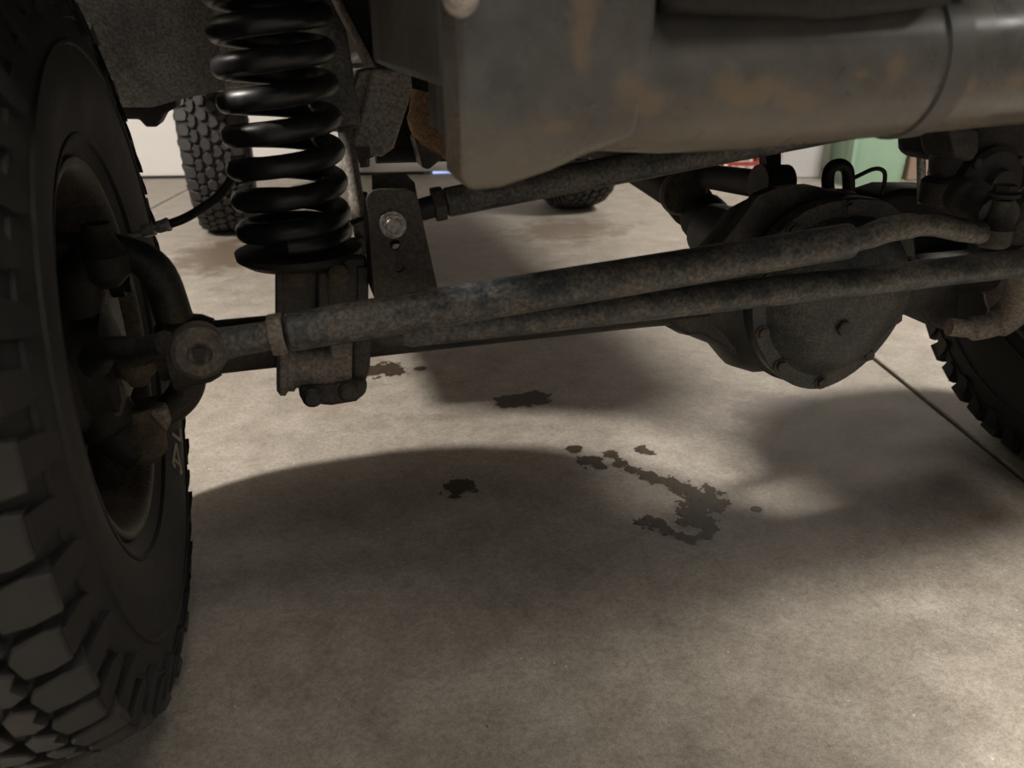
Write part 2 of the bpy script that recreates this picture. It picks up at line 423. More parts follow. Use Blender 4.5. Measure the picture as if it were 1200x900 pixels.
room_box('daylight_gap', (-0.5, WV+0.03, 0.001), (0.60, WV+0.05, 0.0135), M['daylight'], door)

# ------------------------------------------------------------------ background things
# placed by where they stand on the garage floor near the back wall
def upright_box(name, px0, px1, pyb, h, depth, mat, parent=None, lab=None, cat=None, taper=0.0):
    a = at(px0, pyb, Z=0.0); b_ = at(px1, pyb, Z=0.0)
    d = (b_-a); d.z = 0; n = V(-d.y, d.x, 0).normalized()*depth
    bm = bmesh.new()
    c = (a+b_+n)/2
    lo = [a, b_, b_+n, a+n]; hi = [c+(p-c)*(1+taper)+V(0, 0, h) for p in lo]
    va = [bm.verts.new(p) for p in lo]; vb = [bm.verts.new(p) for p in hi]
    bm.faces.new(va[::-1]); bm.faces.new(vb)
    for i in range(4): bm.faces.new((va[i], va[(i+1) % 4], vb[(i+1) % 4], vb[i]))
    return finish(bm, name, mat, parent, smooth=0, bevel=0.012, bseg=3, label=lab, cat=cat)

# ================================================================== WHEELS
R_T = 0.387
XS = 0.88                                   # tyre section width factor
TS = 0.40/0.387                             # tyre size factor
def lathe_x(bm, prof, segs=72):
    """profile of (x, r) spun about the local X axis"""
    rings = []
    for x, r in prof:
        rings.append([bm.verts.new((x, r*math.cos(2*PI*k/segs), r*math.sin(2*PI*k/segs))) for k in range(segs)])
    for a, b in zip(rings, rings[1:]):
        for k in range(segs):
            bm.faces.new((a[k], a[(k+1) % segs], b[(k+1) % segs], b[k]))
def smooth_prof(p, n=5):
    return [(v.x, v.y) for v in blob_pts([V(a, b, 0) for a, b in p], n)]

def me_from(bm, name, mat, sharp=30):
    bmesh.ops.recalc_face_normals(bm, faces=bm.faces[:])
    me = bpy.data.meshes.new(name); bm.to_mesh(me); bm.free(); me.materials.append(mat)
    for p in me.polygons: p.use_smooth = True
    me.set_sharp_from_angle(angle=math.radians(sharp)); return me

def tire_mesh():
    half = [(0.096, 0.196), (0.104, 0.206), (0.116, 0.226), (0.125, 0.258), (0.127, 0.285), (0.124, 0.315), (0.117, 0.340), (0.108, 0.358), (0.094, 0.371), (0.05, 0.376), (0.0, 0.377)]
    s = smooth_prof(half, 4)
    # raised rib rings on the sidewall
    prof = s + [(-x, r) for x, r in s[::-1][1:]]
    prof = [(0.085, 0.19)] + prof + [(-0.085, 0.19)]
    bm = bmesh.new(); lathe_x(bm, prof, 88)
    for sx in (1, -1):
        for rr, xx in ((0.218, 0.1135), (0.300, 0.1275), (0.334, 0.1205)):
            ring = [(sx*(xx-0.002), rr-0.003), (sx*(xx+0.0016), rr-0.0015), (sx*(xx+0.0016), rr+0.0015), (sx*(xx-0.002), rr+0.003)]
            lathe_x(bm, ring, 88)
    return me_from(bm, 'tire', M['rubber'], 40)

def block_mesh(name, outline, r_base, r_top, mat, shrink=0.88, tilt=0.0):
    """outline in (x axial, s along the tread)"""
    bm = bmesh.new()
    cx = sum(p[0] for p in outline)/len(outline); cs = sum(p[1] for p in outline)/len(outline)
    def P(x, s, r):
        rr = r - max(0, abs(x)-0.078)*0.42
        a = s/R_T
        return (x, rr*math.sin(a), rr*math.cos(a))
    lo = [bm.verts.new(P(*p, r_base)) for p in outline]
    mid = [bm.verts.new(P(cx+(p[0]-cx)*0.97, cs+(p[1]-cs)*0.97, r_top-0.0015)) for p in outline]
    hi = [bm.verts.new(P(cx+(p[0]-cx)*shrink, cs+(p[1]-cs)*shrink, r_top)) for p in outline]
    n = len(outline)
    bm.faces.new(hi)
    for A, B in ((lo, mid), (mid, hi)):
        for i in range(n): bm.faces.new((A[i], A[(i+1) % n], B[(i+1) % n], B[i]))
    return me_from(bm, name, mat, 22)

NP = 50
PT = 2*PI*R_T/NP
h = PT/2
# interlocking centre blocks, shoulder blocks and side lugs, after the photo's all-terrain pattern
blk_c1 = block_mesh('tread_block', [(0.004, -0.40*PT), (0.020, -0.46*PT), (0.040, -0.20*PT), (0.037, 0.16*PT), (0.022, 0.40*PT), (0.008, 0.22*PT), (0.012, -0.05*PT)], 0.366, 0.3875, M['tread'])
blk_c2 = block_mesh('tread_block', [(0.0, -0.05*PT+h), (-0.006, -0.42*PT+h), (-0.026, -0.46*PT+h), (-0.040, -0.16*PT+h), (-0.036, 0.20*PT+h), (-0.018, 0.42*PT+h), (-0.003, 0.28*PT+h)], 0.366, 0.3875, M['tread'])
blk_m1 = block_mesh('tread_block', [(0.043, -0.42*PT+h), (0.060, -0.46*PT+h), (0.074, -0.24*PT+h), (0.066, 0.0+h), (0.074, 0.30*PT+h), (0.056, 0.42*PT+h), (0.044, 0.14*PT+h)], 0.366, 0.3865, M['tread'])
blk_m2 = block_mesh('tread_block', [(-0.044, -0.14*PT), (-0.056, -0.42*PT), (-0.074, -0.30*PT), (-0.066, 0.0), (-0.074, 0.24*PT), (-0.060, 0.46*PT), (-0.043, 0.42*PT)], 0.366, 0.3865, M['tread'])
def shoulder(sx, off, long_):
    e = 0.119 if long_ else 0.112
    o = [(0.078, -0.38*PT+off), (0.098, -0.42*PT+off), (e, -0.36*PT+off), (e, 0.34*PT+off), (0.100, 0.40*PT+off), (0.079, 0.30*PT+off), (0.072, 0.02*PT+off)]
    bm = bmesh.new(); n = len(o)
    cx = sum(p[0] for p in o)/n; cs = sum(p[1] for p in o)/n
    def P(x, s, drop):
        a = s/R_T
        r = 0.385 - max(0, x-0.082)*0.30 - drop
        return (sx*x, r*math.sin(a), r*math.cos(a))
    hi = [bm.verts.new(P(cx+(p[0]-cx)*0.92, cs+(p[1]-cs)*0.92, 0)) for p in o]
    mid = [bm.verts.new(P(*p, 0.002)) for p in o]
    lo = [bm.verts.new(P(min(p[0], 0.110), p[1], 0.030)) for p in o]
    bm.faces.new(hi)
    for A, B in ((lo, mid), (mid, hi)):
        for i in range(n): bm.faces.new((A[i], A[(i+1) % n], B[(i+1) % n], B[i]))
    return me_from(bm, 'shoulder_block', M['tread'], 22)
def side_lug(sx, off, long_):
    r1, r0 = 0.372, (0.322 if long_ else 0.336)
    bm = bmesh.new()
    wd = 0.30*PT
    def xs(r): return 0.1085+ (0.372-r)*0.33
    pts = [(r1, -wd), (r1, wd), (r0+0.012, wd*0.9), (r0, wd*0.4), (r0, -wd*0.5), (r0+0.012, -wd*0.9)]
    top = []; bot = []
    for r, s in pts:
        a = (s+off)/R_T
        top.append(bm.verts.new((sx*(xs(r)+0.006), r*math.sin(a), r*math.cos(a))))
        bot.append(bm.verts.new((sx*(xs(r)-0.010), r*math.sin(a*1.02), r*math.cos(a*1.02))))
    bm.faces.new(top); n = 6
    for i in range(n): bm.faces.new((bot[i], bot[(i+1) % n], top[(i+1) % n], top[i]))
    return me_from(bm, 'side_lug', M['rubber'], 50)
ROWS = [blk_c1, blk_c2, blk_m1, blk_m2]
SH = {(sx, l): shoulder(sx, 0.0 if sx > 0 else h, l) for sx in (1, -1) for l in (0, 1)}
LUG = {(sx, l): side_lug(sx, 0.0 if sx > 0 else h, l) for sx in (1, -1) for l in (0, 1)}
TIRE = tire_mesh()

def rim_mesh():
    """barrel of the wheel, local +x is the inner side"""
    bm = bmesh.new()
    prof = smooth_prof([(0.098, 0.206), (0.104, 0.204), (0.103, 0.197), (0.092, 0.191), (0.070, 0.186), (0.040, 0.178), (0.0, 0.176), (-0.035, 0.172), (-0.048, 0.150), (-0.050, 0.110), (-0.040, 0.078), (-0.040, 0.045), (-0.06, 0.03), (-0.064, 0.001)], 3)
    lathe_x(bm, prof, 64)
    lathe_x(bm, [(-0.06, 0.03), (-0.095, 0.035), (-0.10, 0.19), (-0.104, 0.205), (-0.09, 0.206), (0.098, 0.206)][:5], 64)
    return me_from(bm, 'rim', M['castiron2'], 40)
M['castiron2'] = grime('wheel barrel alloy', (0.045, 0.042, 0.038), (0.11, 0.09, 0.066), 0.4, 12, 0.5, metal=0.2)
RIM = rim_mesh()

def child(name, me, parent, rotx=0.0):
    o = bpy.data.objects.new(name, me); COL.objects.link(o); o.parent = parent
    if rotx: o.rotation_euler = (rotx, 0, 0)
    return o

def wheel(name, loc, rotz, label, blocks=True, spin=0.0, flip=False):
    rot = Matrix.Rotation(rotz + (PI if flip else 0), 4, 'Z') @ Matrix.Rotation(spin, 4, 'X')
    t = thing(name, loc, label, 'wheel', 'wheels of the vehicle', rot)
    ti = child('tire', TIRE, t); ti.scale = (XS, TS, TS)
    child('rim', RIM, t).scale = (XS, 1, 1)
    if blocks:
        for i in range(NP):
            a = 2*PI*i/NP
            for me in ROWS: child('tread_block', me, ti, a)
            for sx in (1, -1):
                child('shoulder_block', SH[(sx, i % 2)], ti, a)
        bm = bmesh.new()
        for i in range(NP):
            for sx in (1, -1):
                tmp = LUG[(sx, i % 2)]
                b0 = len(bm.verts); bm.from_mesh(tmp); bm.verts.ensure_lookup_table()
                bmesh.ops.rotate(bm, verts=bm.verts[b0:], cent=(0, 0, 0), matrix=Matrix.Rotation(2*PI*i/NP, 3, 'X'))
        o = finish(bm, 'side_lugs', M['rubber'], None, smooth=40, kind='stuff'); o.parent = ti
    else:
        bm = bmesh.new()
        for i in range(NP):
            for me in ROWS + [SH[(1, i % 2)], SH[(-1, i % 2)], LUG[(1, i % 2)], LUG[(-1, i % 2)]]:
                b0 = len(bm.verts); bm.from_mesh(me); bm.verts.ensure_lookup_table()
                bmesh.ops.rotate(bm, verts=bm.verts[b0:], cent=(0, 0, 0), matrix=Matrix.Rotation(2*PI*i/NP, 3, 'X'))
        o = finish(bm, 'tread', M['tread'], None, smooth=40, kind='stuff'); o.parent = ti
    return t, ti

STEER = math.radians(1.0)
WB = 2.50
FLC = V(-0.752, -0.035, 0.394)
wl, wl_tire = wheel('off_road_wheel', FLC, STEER, 'large dark front wheel at the left edge of the picture', spin=0.03)
wr, wr_tire = wheel('off_road_wheel', (0.85, 0.0, 0.394), math.radians(-3), 'dark front wheel cut off by the right edge of the picture', flip=True)
rl, _ = wheel('off_road_wheel', (-0.695, WB, 0.395), 0.0, 'rear wheel with blocky tread seen behind the coil spring', spin=0.05)
rr, _ = wheel('off_road_wheel', (0.785, WB, 0.395), 0.0, 'rear wheel showing only its bottom below the upper rod', blocks=False, flip=True)

# raised outline letter on the inner sidewall of the left front tyre
def sidewall_letter(parent):
    bm = bmesh.new()
    def P(u, v, out=0.0):      # u along the circumference, v outwards, around an angle on the lower rear of the tyre
        a = math.radians(-57); r = 0.250 + v
        ang = a + u/0.25
        x = 0.1155 + (r-0.226)*0.28 + out
        return V(x, r*math.cos(ang), r*math.sin(ang))
    def bar(p, q, w=0.0026):
        d = (Vector(q)-Vector(p)).normalized(); n = Vector((-d.y, d.x))*w
        c = [Vector(p)+n, Vector(p)-n, Vector(q)-n, Vector(q)+n]
        prism(bm, [P(k.x, k.y, -0.002) for k in c], (0.0046, 0, 0))
    bar((-0.018, -0.014), (0.020, -0.002)); bar((0.020, -0.002), (-0.018, 0.012)); bar((-0.008, -0.010), (-0.008, 0.008)); bar((-0.018, -0.014), (-0.018, -0.006)); bar((-0.018, 0.006), (-0.018, 0.012))
    bar((0.030, -0.012), (0.030, 0.014)); bar((0.030, 0.014), (0.046, 0.014))
    me = me_from(bm, 'sidewall_letter', M['letter'], 30)
    o = child('sidewall_letter', me, parent); o['label'] = 'raised outline letter on the sidewall'
sidewall_letter(wl_tire)

# ================================================================== BRAKES AND KNUCKLES
def disc_at(bm, c, axis, prof, segs=48):
    c = Vector(c); stepped(bm, c, c+Vector(axis), prof, segs)
HX = V(math.cos(STEER), math.sin(STEER), 0)          # inward direction of the left hub
HC = V(FLC.x, FLC.y, 0.385)
rot_ = thing('brake_rotor', HC+HX*0.05, 'dusty brake disc inside the left front wheel', 'brake disc')
bm = bmesh.new(); disc_at(bm, HC+HX*0.000, HX, [(0, 0.06), (0.0, 0.138), (0.024, 0.138), (0.024, 0.075), (0.034, 0.06)])
finish(bm, 'disc', M['brakedust'], rot_)
bm = bmesh.new(); disc_at(bm, HC+HX*0.030, HX, [(0, 0.05), (0.0, 0.128), (0.0025, 0.130), (0.0035, 0.118), (0.008, 0.10), (0.010, 0.05)])
finish(bm, 'dust_shield', M['darkmetal'], rot_)
cal = thing('brake_caliper', HC+HX*0.06+V(0, 0.11, 0.02), 'tan-dusted brake caliper tucked inside the left wheel', 'caliper')
bm = bmesh.new()
box(bm, (-0.03, 0.06, -0.085), (0.048, 0.135, 0.085), Matrix.Translation(HC+HX*0.035))
finish(bm, 'caliper_body', M['tanmetal'], cal, bevel=0.014, bseg=3)
for zz in (-0.055, 0.055):
    bm = bmesh.new()
    c = HC+HX*0.075+V(0, 0.10, zz); stepped(bm, c, c+HX, [(0, 0.014), (0.022, 0.014), (0.022, 0.009), (0.030, 0.009)], 14)
    finish(bm, 'slide_pin', M['darkmetal'], cal)

kn = thing('steering_knuckle', HC+HX*0.09, 'dark cast steering knuckle bolted to the left front hub', 'knuckle')
bm = bmesh.new()
k0 = HC+HX*0.062
stepped(bm, HC+HX*0.035, HC+HX, [(0, 0.075), (0.02, 0.075), (0.03, 0.062), (0.055, 0.058), (0.06, 0.045)], 28)
sweep(bm, blob_pts([k0+V(0.035, 0.0, 0.115), k0+V(0.012, 0.0, 0.085), k0+V(0, 0, 0.03), k0+V(0, 0, -0.04), k0+V(0.012, 0, -0.085), k0+V(0.035, 0, -0.115)], 5),
      [0.022]*5+[0.026]*5+[0.034]*5+[0.034]*5+[0.026]*6, 16)
finish(bm, 'knuckle_body', M['darkmetal'], kn)
# steering arm reaching forward to the ball end of the drag link
BALL = at(233, 410, Y=-0.185)
bm = bmesh.new()
sweep(bm, blob_pts([k0+V(0.0, -0.02, -0.02), at(120, 412, Y=-0.10), at(165, 409, Y=-0.14), BALL+V(-0.03, 0.02, 0.003)], 6), [0.016]*6+[0.0125]*6+[0.012]*7, 14)
finish(bm, 'steering_arm', M['steel'], kn)
for nm, zz, mm in (('upper_ball_joint', 0.112, 'darkmetal'), ('lower_ball_joint', -0.098, 'tanrubber')):
    bm = bmesh.new(); c = k0+V(0.040, 0, zz)
    stepped(bm, c+V(0, 0, -0.03), c+V(0, 0, 1), [(0, 0.012), (0.004, 0.016), (0.012, 0.024), (0.034, 0.026), (0.044, 0.020), (0.056, 0.014), (0.066, 0.014)], 18)
    finish(bm, nm, M[mm], kn)
for px, py in ((160, 432), (120, 455)):
    bm = bmesh.new()
    c = at(px, py, Y=-0.05); stepped(bm, c+V(0, 0, 0.012), c+V(0, 0, -1), [(0, 0.010), (0.004, 0.020), (0.015, 0.022), (0.024, 0.012), (0.03, 0.010)], 16)
    finish(bm, 'grease_boot', M['tanrubber'], kn)
bm = bmesh.new()
c = at(110, 470, Y=-0.06)
prism(bm, [c+V(-0.03, 0, 0.035), c+V(0.028, 0, 0.035), c+V(0.032, 0, 0.0), c+V(0.018, 0, -0.035), c+V(-0.016, 0, -0.05), c+V(-0.03, 0, -0.02)], (0, 0.05, 0))
finish(bm, 'caliper_bracket', M['bracket'], kn, bevel=0.006)
bm = bmesh.new()
c = at(165, 500, Y=-0.03)
prism(bm, [c+V(-0.03, 0, 0.012), c+V(0.03, 0, 0.02), c+V(0.032, 0, 0.0), c+V(0.02, 0, -0.02), c+V(-0.03, 0, -0.024)], (0, 0.05, 0))
finish(bm, 'steering_stop', M['tanmetal'], kn, bevel=0.005)

# ================================================================== FRONT AXLE
AZ = 0.375
ax = thing('front_axle', (0, 0, AZ), 'dark solid front axle running across the picture behind the rods', 'axle')
bm = bmesh.new()
stepped(bm, (-0.62, 0, AZ), (1, 0, AZ), [(0, 0.033), (0.03, 0.033), (0.034, 0.0315), (0.605, 0.0315), (0.645, 0.033), (0.70, 0.037)], 28)
stepped(bm, (0.34, 0, AZ), (1, 0, AZ), [(0, 0.036), (0.05, 0.0325), (0.27, 0.0325)], 28)
finish(bm, 'axle_tube', M['axle'], ax)
# C-shaped yokes that carry the knuckles
def yoke(sx, cx, nm):
    bm = bmesh.new()
    c = V(cx, 0, AZ)
    pts = blob_pts([c+V(sx*-0.080, 0, 0.124), c+V(sx*-0.030, 0, 0.122), c+V(sx*0.004, 0, 0.098), c+V(sx*0.014, 0, 0.045), c+V(sx*0.02, 0, -0.02), c+V(sx*0.006, 0, -0.058), c+V(sx*-0.030, 0, -0.080), c+V(sx*-0.072, 0, -0.084)], 6)
    n = len(pts)
    sweep(bm, pts, [0.0150+0.0055*math.sin(PI*i/(n-1)) for i in range(n)], 14)
    stepped(bm, c+V(sx*0.055, 0, 0), c+V(sx*-1, 0, 0), [(0, 0.034), (0.012, 0.040), (0.05, 0.046)], 24)
    for zz in (0.122, -0.084):
        cc = c+V(sx*-0.078, 0, zz); stepped(bm, cc+V(0, 0, -0.018), cc+V(0, 0, 1), [(0, 0.022), (0.003, 0.026), (0.033, 0.026), (0.036, 0.022)], 18)
    return finish(bm, nm, M['axle'] if sx > 0 else M['bracket'], ax)
yoke(1, -0.612, 'axle_yoke'); yoke(-1, 0.60, 'axle_yoke')

# differential casing: rings along x, radius swelling round the gears
DX = 0.212
bm = bmesh.new()
rings = []
for x, ry, rz, cy in ((0.020, 0.036, 0.036, 0), (0.035, 0.050, 0.045, 0), (0.050, 0.046, 0.050, 0), (0.085, 0.062, 0.078, -0.005), (0.115, 0.078, 0.112, -0.005), (0.150, 0.086, 0.126, -0.004), (0.212, 0.088, 0.130, -0.002), (0.275, 0.086, 0.124, -0.004), (0.310, 0.076, 0.100, -0.004), (0.345, 0.058, 0.064, 0), (0.365, 0.046, 0.046, 0), (0.385, 0.034, 0.034, 0)):
    rings.append([bm.verts.new((x, cy+ry*math.cos(2*PI*k/32), AZ+0.012*(rz > 0.06)+rz*math.sin(2*PI*k/32))) for k in range(32)])
for a, b in zip(rings, rings[1:]):
    for k in range(32): bm.faces.new((a[k], a[(k+1) % 32], b[(k+1) % 32], b[k]))
bm.faces.new(rings[0][::-1]); bm.faces.new(rings[-1])
stepped(bm, (DX, 0.04, AZ+0.02), (DX-0.02, 1, AZ+0.09), [(0, 0.10), (0.06, 0.085), (0.12, 0.055), (0.19, 0.045), (0.20, 0.035)], 24)
finish(bm, 'differential_casing', M['axle'], ax, smooth=50)
# casting rib on the left web, seen under the tie rod
bm = bmesh.new()
prism(bm, [at(783, 372, Y=-0.05), at(880, 360, Y=-0.05), at(935, 452, Y=-0.05), at(908, 443, Y=-0.05), at(822, 393, Y=-0.05), at(806, 394, Y=-0.05), at(792, 384, Y=-0.05)], (0, 0.05, 0))
finish(bm, 'casting_web', M['axle'], ax, bevel=0.006)

# differential cover: flange outline with a domed middle
CY = -0.086
CZ = AZ+0.012
out = []
for k in range(56):
    a = 2*PI*k/56
    rx, rz = 0.121, 0.130
    ca, sa = math.cos(a), math.sin(a)
    e = 2.5 if sa > 0 else 1.75
    r = (abs(ca/rx)**e+abs(sa/rz)**e)**(-1/e)
    out.append((r*ca, r*sa))
bm = bmesh.new()
def ring(scale, y, dz=0.0, fl=1.0): return [bm.verts.new((DX+x*scale, y, CZ+z*scale*fl+dz)) for x, z in out]
R_ = [ring(1.0, CY+0.016), ring(1.0, CY), ring(0.985, CY-0.004), ring(0.835, CY-0.005), ring(0.80, CY-0.010), ring(0.72, CY-0.030, 0.004), ring(0.60, CY-0.044, 0.008), ring(0.40, CY-0.052, 0.012), ring(0.18, CY-0.055, 0.016)]
for a, b in zip(R_, R_[1:]):
    for k in range(56): bm.faces.new((a[k], a[(k+1) % 56], b[(k+1) % 56], b[k]))
bm.faces.new(R_[-1])
cov = finish(bm, 'differential_cover', M['cover'], ax, smooth=38)
bm = bmesh.new(); hexbolt(bm, (0, 0, 0), (0, -1, 0), 0.0075, 0.007)
bolt_me = me_from(bm, 'cover_bolt', M['bracket'], 30)
for k in range(10):
    a = 2*PI*(k+0.5)/10
    i = int(round(a/(2*PI)*56)) % 56
    o = child('cover_bolt', bolt_me, cov); o.location = (DX+out[i][0]*0.905, CY-0.004, CZ+out[i][1]*0.905)
    o.rotation_euler = (0, random.random(), 0)
bm = bmesh.new(); hexbolt(bm, (DX-0.02, CY-0.050, CZ-0.02), (0, -1, 0), 0.010, 0.009, False)
finish(bm, 'fill_plug', M['cover'], cov)

# thin edged plate arching over the casing (upper arm and stabiliser mount)
bm = bmesh.new()
pl = [at(838, 288, Y=-0.06), at(862, 258, Y=-0.06), at(883, 228, Y=-0.06), at(905, 219, Y=-0.06), at(945, 216, Y=-0.06), at(985, 224, Y=-0.06), at(1015, 250, Y=-0.06), at(1030, 300, Y=-0.06), at(940, 320, Y=-0.06), at(850, 310, Y=-0.06)]
prism(bm, pl, (0, 0.006, 0))
cen = sum(pl, V(0, 0, 0))/len(pl)
for i in range(6):
    a, b = pl[i], pl[i+1]
    prism(bm, [a, b, b+(cen-b)*0.04, a+(cen-a)*0.04], (0, -0.010, 0))
finish(bm, 'upper_mount', M['steel'], ax, smooth=0)

# coil spring tower and lower clamp on the axle
SX = -0.454
bm = bmesh.new()
tower = [at(327, 305, Y=-0.05), at(430, 300, Y=-0.05), at(431, 345, Y=-0.05), at(424, 400, Y=-0.05), at(330, 400, Y=-0.05), at(323, 350, Y=-0.05)]
prism(bm, tower, (0, 0.012, 0))
finish(bm, 'spring_tower', M['steel'], ax, bevel=0.004)
bm = bmesh.new(); prism(bm, [p+V(0, 0.09, 0) for p in tower], (0, 0.010, 0))
finish(bm, 'spring_tower', M['steel'], ax, bevel=0.004)
for px0, px1, m0 in ((323, 332, 0), (418, 432, 0)):
    bm = bmesh.new()
    a = at(px0, 312, Y=-0.052); b = at(px1, 312, Y=-0.052); c = at(px1, 400, Y=-0.052); d = at(px0, 400, Y=-0.052)
    prism(bm, [a, b, c, d], (0, 0.105, 0))
    finish(bm, 'tower_side', M['steel'], ax, bevel=0.002)
bm = bmesh.new()
a = at(378, 322, Y=-0.062); prism(bm, [at(371, 318, Y=-0.062), at(384, 318, Y=-0.062), at(386, 372, Y=-0.062), at(370, 372, Y=-0.062)], (0, 0.02, 0))
finish(bm, 'tower_rib', M['steel'], ax, bevel=0.004)
for px, py in ((347, 326), (397, 321)):
    bm = bmesh.new()
    c = at(px, py, Y=-0.056); stepped(bm, c+V(0, 0.01, 0), c+V(0, -1, 0), [(0, 0.011), (0.012, 0.011), (0.014, 0.008)], 18)
    finish(bm, 'rubber_plug', M['tanrubber'], ax)
bm = bmesh.new()
sc = V(SX+0.002, 0.0, 0.464)
stepped(bm, sc, sc+V(0, 0, 1), [(0, 0.040), (0.006, 0.060), (0.013, 0.070), (0.020, 0.071), (0.022, 0.066), (0.024, 0.040), (0.034, 0.034)], 32)
finish(bm, 'spring_seat', M['darkmetal'], ax)

# lower control arm mount hanging under the tube
LY = -0.045
bm = bmesh.new()
prism(bm, [at(386, 402, Y=LY), at(414, 400, Y=LY), at(412, 470, Y=LY), at(388, 474, Y=LY)], (0, 0.07, 0))
finish(bm, 'arm_bracket', M['castiron'], ax, bevel=0.004)
bm = bmesh.new()
prism(bm, [at(413, 398, Y=LY+0.005), at(436, 396, Y=LY+0.005), at(434, 430, Y=LY+0.005), at(429, 448, Y=LY+0.005), at(413, 456, Y=LY+0.005)], (0, 0.06, 0))
finish(bm, 'arm_bracket', M['steel'], ax, bevel=0.004)
bm = bmesh.new()
a = at(324, 428, Y=LY+0.02); b = at(388, 428, Y=LY+0.02)
stepped(bm, a, b, [(0, 0.030), (0.004, 0.036), (0.010, 0.036), (0.013, 0.031), (0.020, 0.031), (0.022, 0.027), (0.066, 0.027)], 26)
finish(bm, 'arm_bushing', M['castiron'], ax)
bm = bmesh.new()
prism(bm, [at(351, 455, Y=LY-0.008), at(431, 446, Y=LY-0.008), at(430, 462, Y=LY-0.008), at(418, 472, Y=LY-0.008), at(388, 477, Y=LY-0.008), at(357, 474, Y=LY-0.008), at(350, 466, Y=LY-0.008)], (0, 0.055, 0))
finish(bm, 'lower_saddle', M['steel'], ax, bevel=0.006)
for px, py in ((408, 458), (366, 464)):
    bm = bmesh.new()
    c = at(px, py, Y=LY-0.008); stepped(bm, c, c+V(0, -1, 0), [(0, 0.012), (0.006, 0.012), (0.010, 0.008)], 16)
    finish(bm, 'saddle_bolt', M['steel'], ax)

# track bar mount: two plates and bolt holes
TBY = -0.10
holes = [(463, 287, 6.5), (467, 313, 6.5)]
def holed_plate(bm, outer, hole_list, Y, th):
    """plate facing -y with round holes, in photo-facing outline points"""
    o = [at(x, y, Y=Y) for x, y in outer]
    vo = [bm.verts.new(p) for p in o]
    edges = [bm.edges.new((vo[i], vo[(i+1) % len(vo)])) for i in range(len(vo))]
    for hx, hy, hr in hole_list:
        c = at(hx, hy, Y=Y); r = (at(hx+hr, hy, Y=Y)-c).length
        vh = [bm.verts.new(c+V(r*math.cos(2*PI*k/18), 0, r*math.sin(2*PI*k/18))) for k in range(18)]
        edges += [bm.edges.new((vh[i], vh[(i+1) % 18])) for i in range(18)]
    res = bmesh.ops.triangle_fill(bm, edges=edges, use_beauty=True)
    fs = [g for g in res['geom'] if isinstance(g, bmesh.types.BMFace)]
    ex = bmesh.ops.extrude_face_region(bm, geom=fs)
    bmesh.ops.translate(bm, verts=[g for g in ex['geom'] if isinstance(g, bmesh.types.BMVert)], vec=(0, th, 0))
plate_out = [(430, 236), (431, 229), (437, 224), (446, 222), (478, 222), (486, 226), (490, 234), (514, 343), (505, 350), (444, 358), (439, 350)]
bm = bmesh.new(); holed_plate(bm, plate_out, holes, TBY, 0.006)
finish(bm, 'track_bar_mount', M['bracket'], ax, smooth=25)
bm = bmesh.new(); holed_plate(bm, [(436, 206), (476, 204), (486, 214), (506, 330), (440, 340)], [(465, 290, 5)], TBY+0.062, 0.006)
finish(bm, 'track_bar_mount', M['steel'], ax, smooth=25)
bm = bmesh.new(); prism(bm, [at(431, 236, Y=TBY+0.004), at(437, 236, Y=TBY+0.004), at(445, 352, Y=TBY+0.004), at(439, 350, Y=TBY+0.004)], (0, 0.06, 0))
finish(bm, 'mount_side', M['steel'], ax, smooth=0)

# ================================================================== COIL SPRING, SHOCK
bm = bmesh.new()
R0 = 0.0525; pts = []
turns = 10.2
for i in range(int(turns*40)+1):
    th = 2*PI*i/40 - 0.55*PI
    t = i/40
    z = 0.500 + (0.010*t if t < 0.8 else 0.008+0.0340*(t-0.8)) 
    pts.append(V(SX+R0*math.cos(th), R0*math.sin(th), z))
sweep(bm, pts, 0.0120, 16)
finish(bm, 'coil_spring', M['spring'], None, smooth=60, label='glossy black coil spring standing on the left end of the axle', cat='spring')

sh = thing('shock_absorber', (-0.40, 0.14, 0.42), 'grey shock absorber tube just behind the coil spring', 'shock absorber')
sa, sb = at(428, 300, Y=0.10), at(404, 150, Y=0.16)
bm = bmesh.new(); stepped(bm, sa, sb, [(0, 0.010), (0.01, 0.016), (0.02, 0.016), (0.024, 0.010), ((sb-sa).length+0.1, 0.010)], 18)
finish(bm, 'piston_rod', M['castiron'], sh)
bm = bmesh.new(); stepped(bm, sb, sb+(sb-sa), [(0, 0.018), (0.006, 0.022), (0.25, 0.022)], 20)
finish(bm, 'shock_body', M['plastic'], sh)

# ================================================================== STEERING RODS
dl = thing('drag_link', BALL, 'thick upper steering rod with a jam nut at its left end', 'steering rod')
DA, DB = at(316, 393, Y=-0.188), at(997, 282, Y=-0.225)
dv = (DB-DA).normalized(); L = (DB-DA).length
bm = bmesh.new(); stepped(bm, DA+dv*0.016, DB, [(0, 0.0160), (0.003, 0.0185), (0.10, 0.0195), (L-0.020, 0.0188), (L-0.017, 0.0178)], 26)
finish(bm, 'link_tube', M['rod'], dl)
bm = bmesh.new(); x_, y_ = frame_of(dv)
prism(bm, [DA+(x_*math.cos(PI*k/3)+y_*math.sin(PI*k/3))*0.0205 for k in range(6)], dv*0.014)
finish(bm, 'jam_nut', M['tanmetal'], dl, bevel=0.0015)
bm = bmesh.new(); sweep(bm, [BALL+V(0.012, 0.006, 0), BALL+(DA-BALL)*0.5+V(0, 0.003, 0), DA+dv*0.01], [0.017, 0.0145, 0.0135], 16)
finish(bm, 'threaded_end', M['rod'], dl)
bm = bmesh.new()
bd = (CAM-BALL); bd.z *= 0.3; bd.normalize()
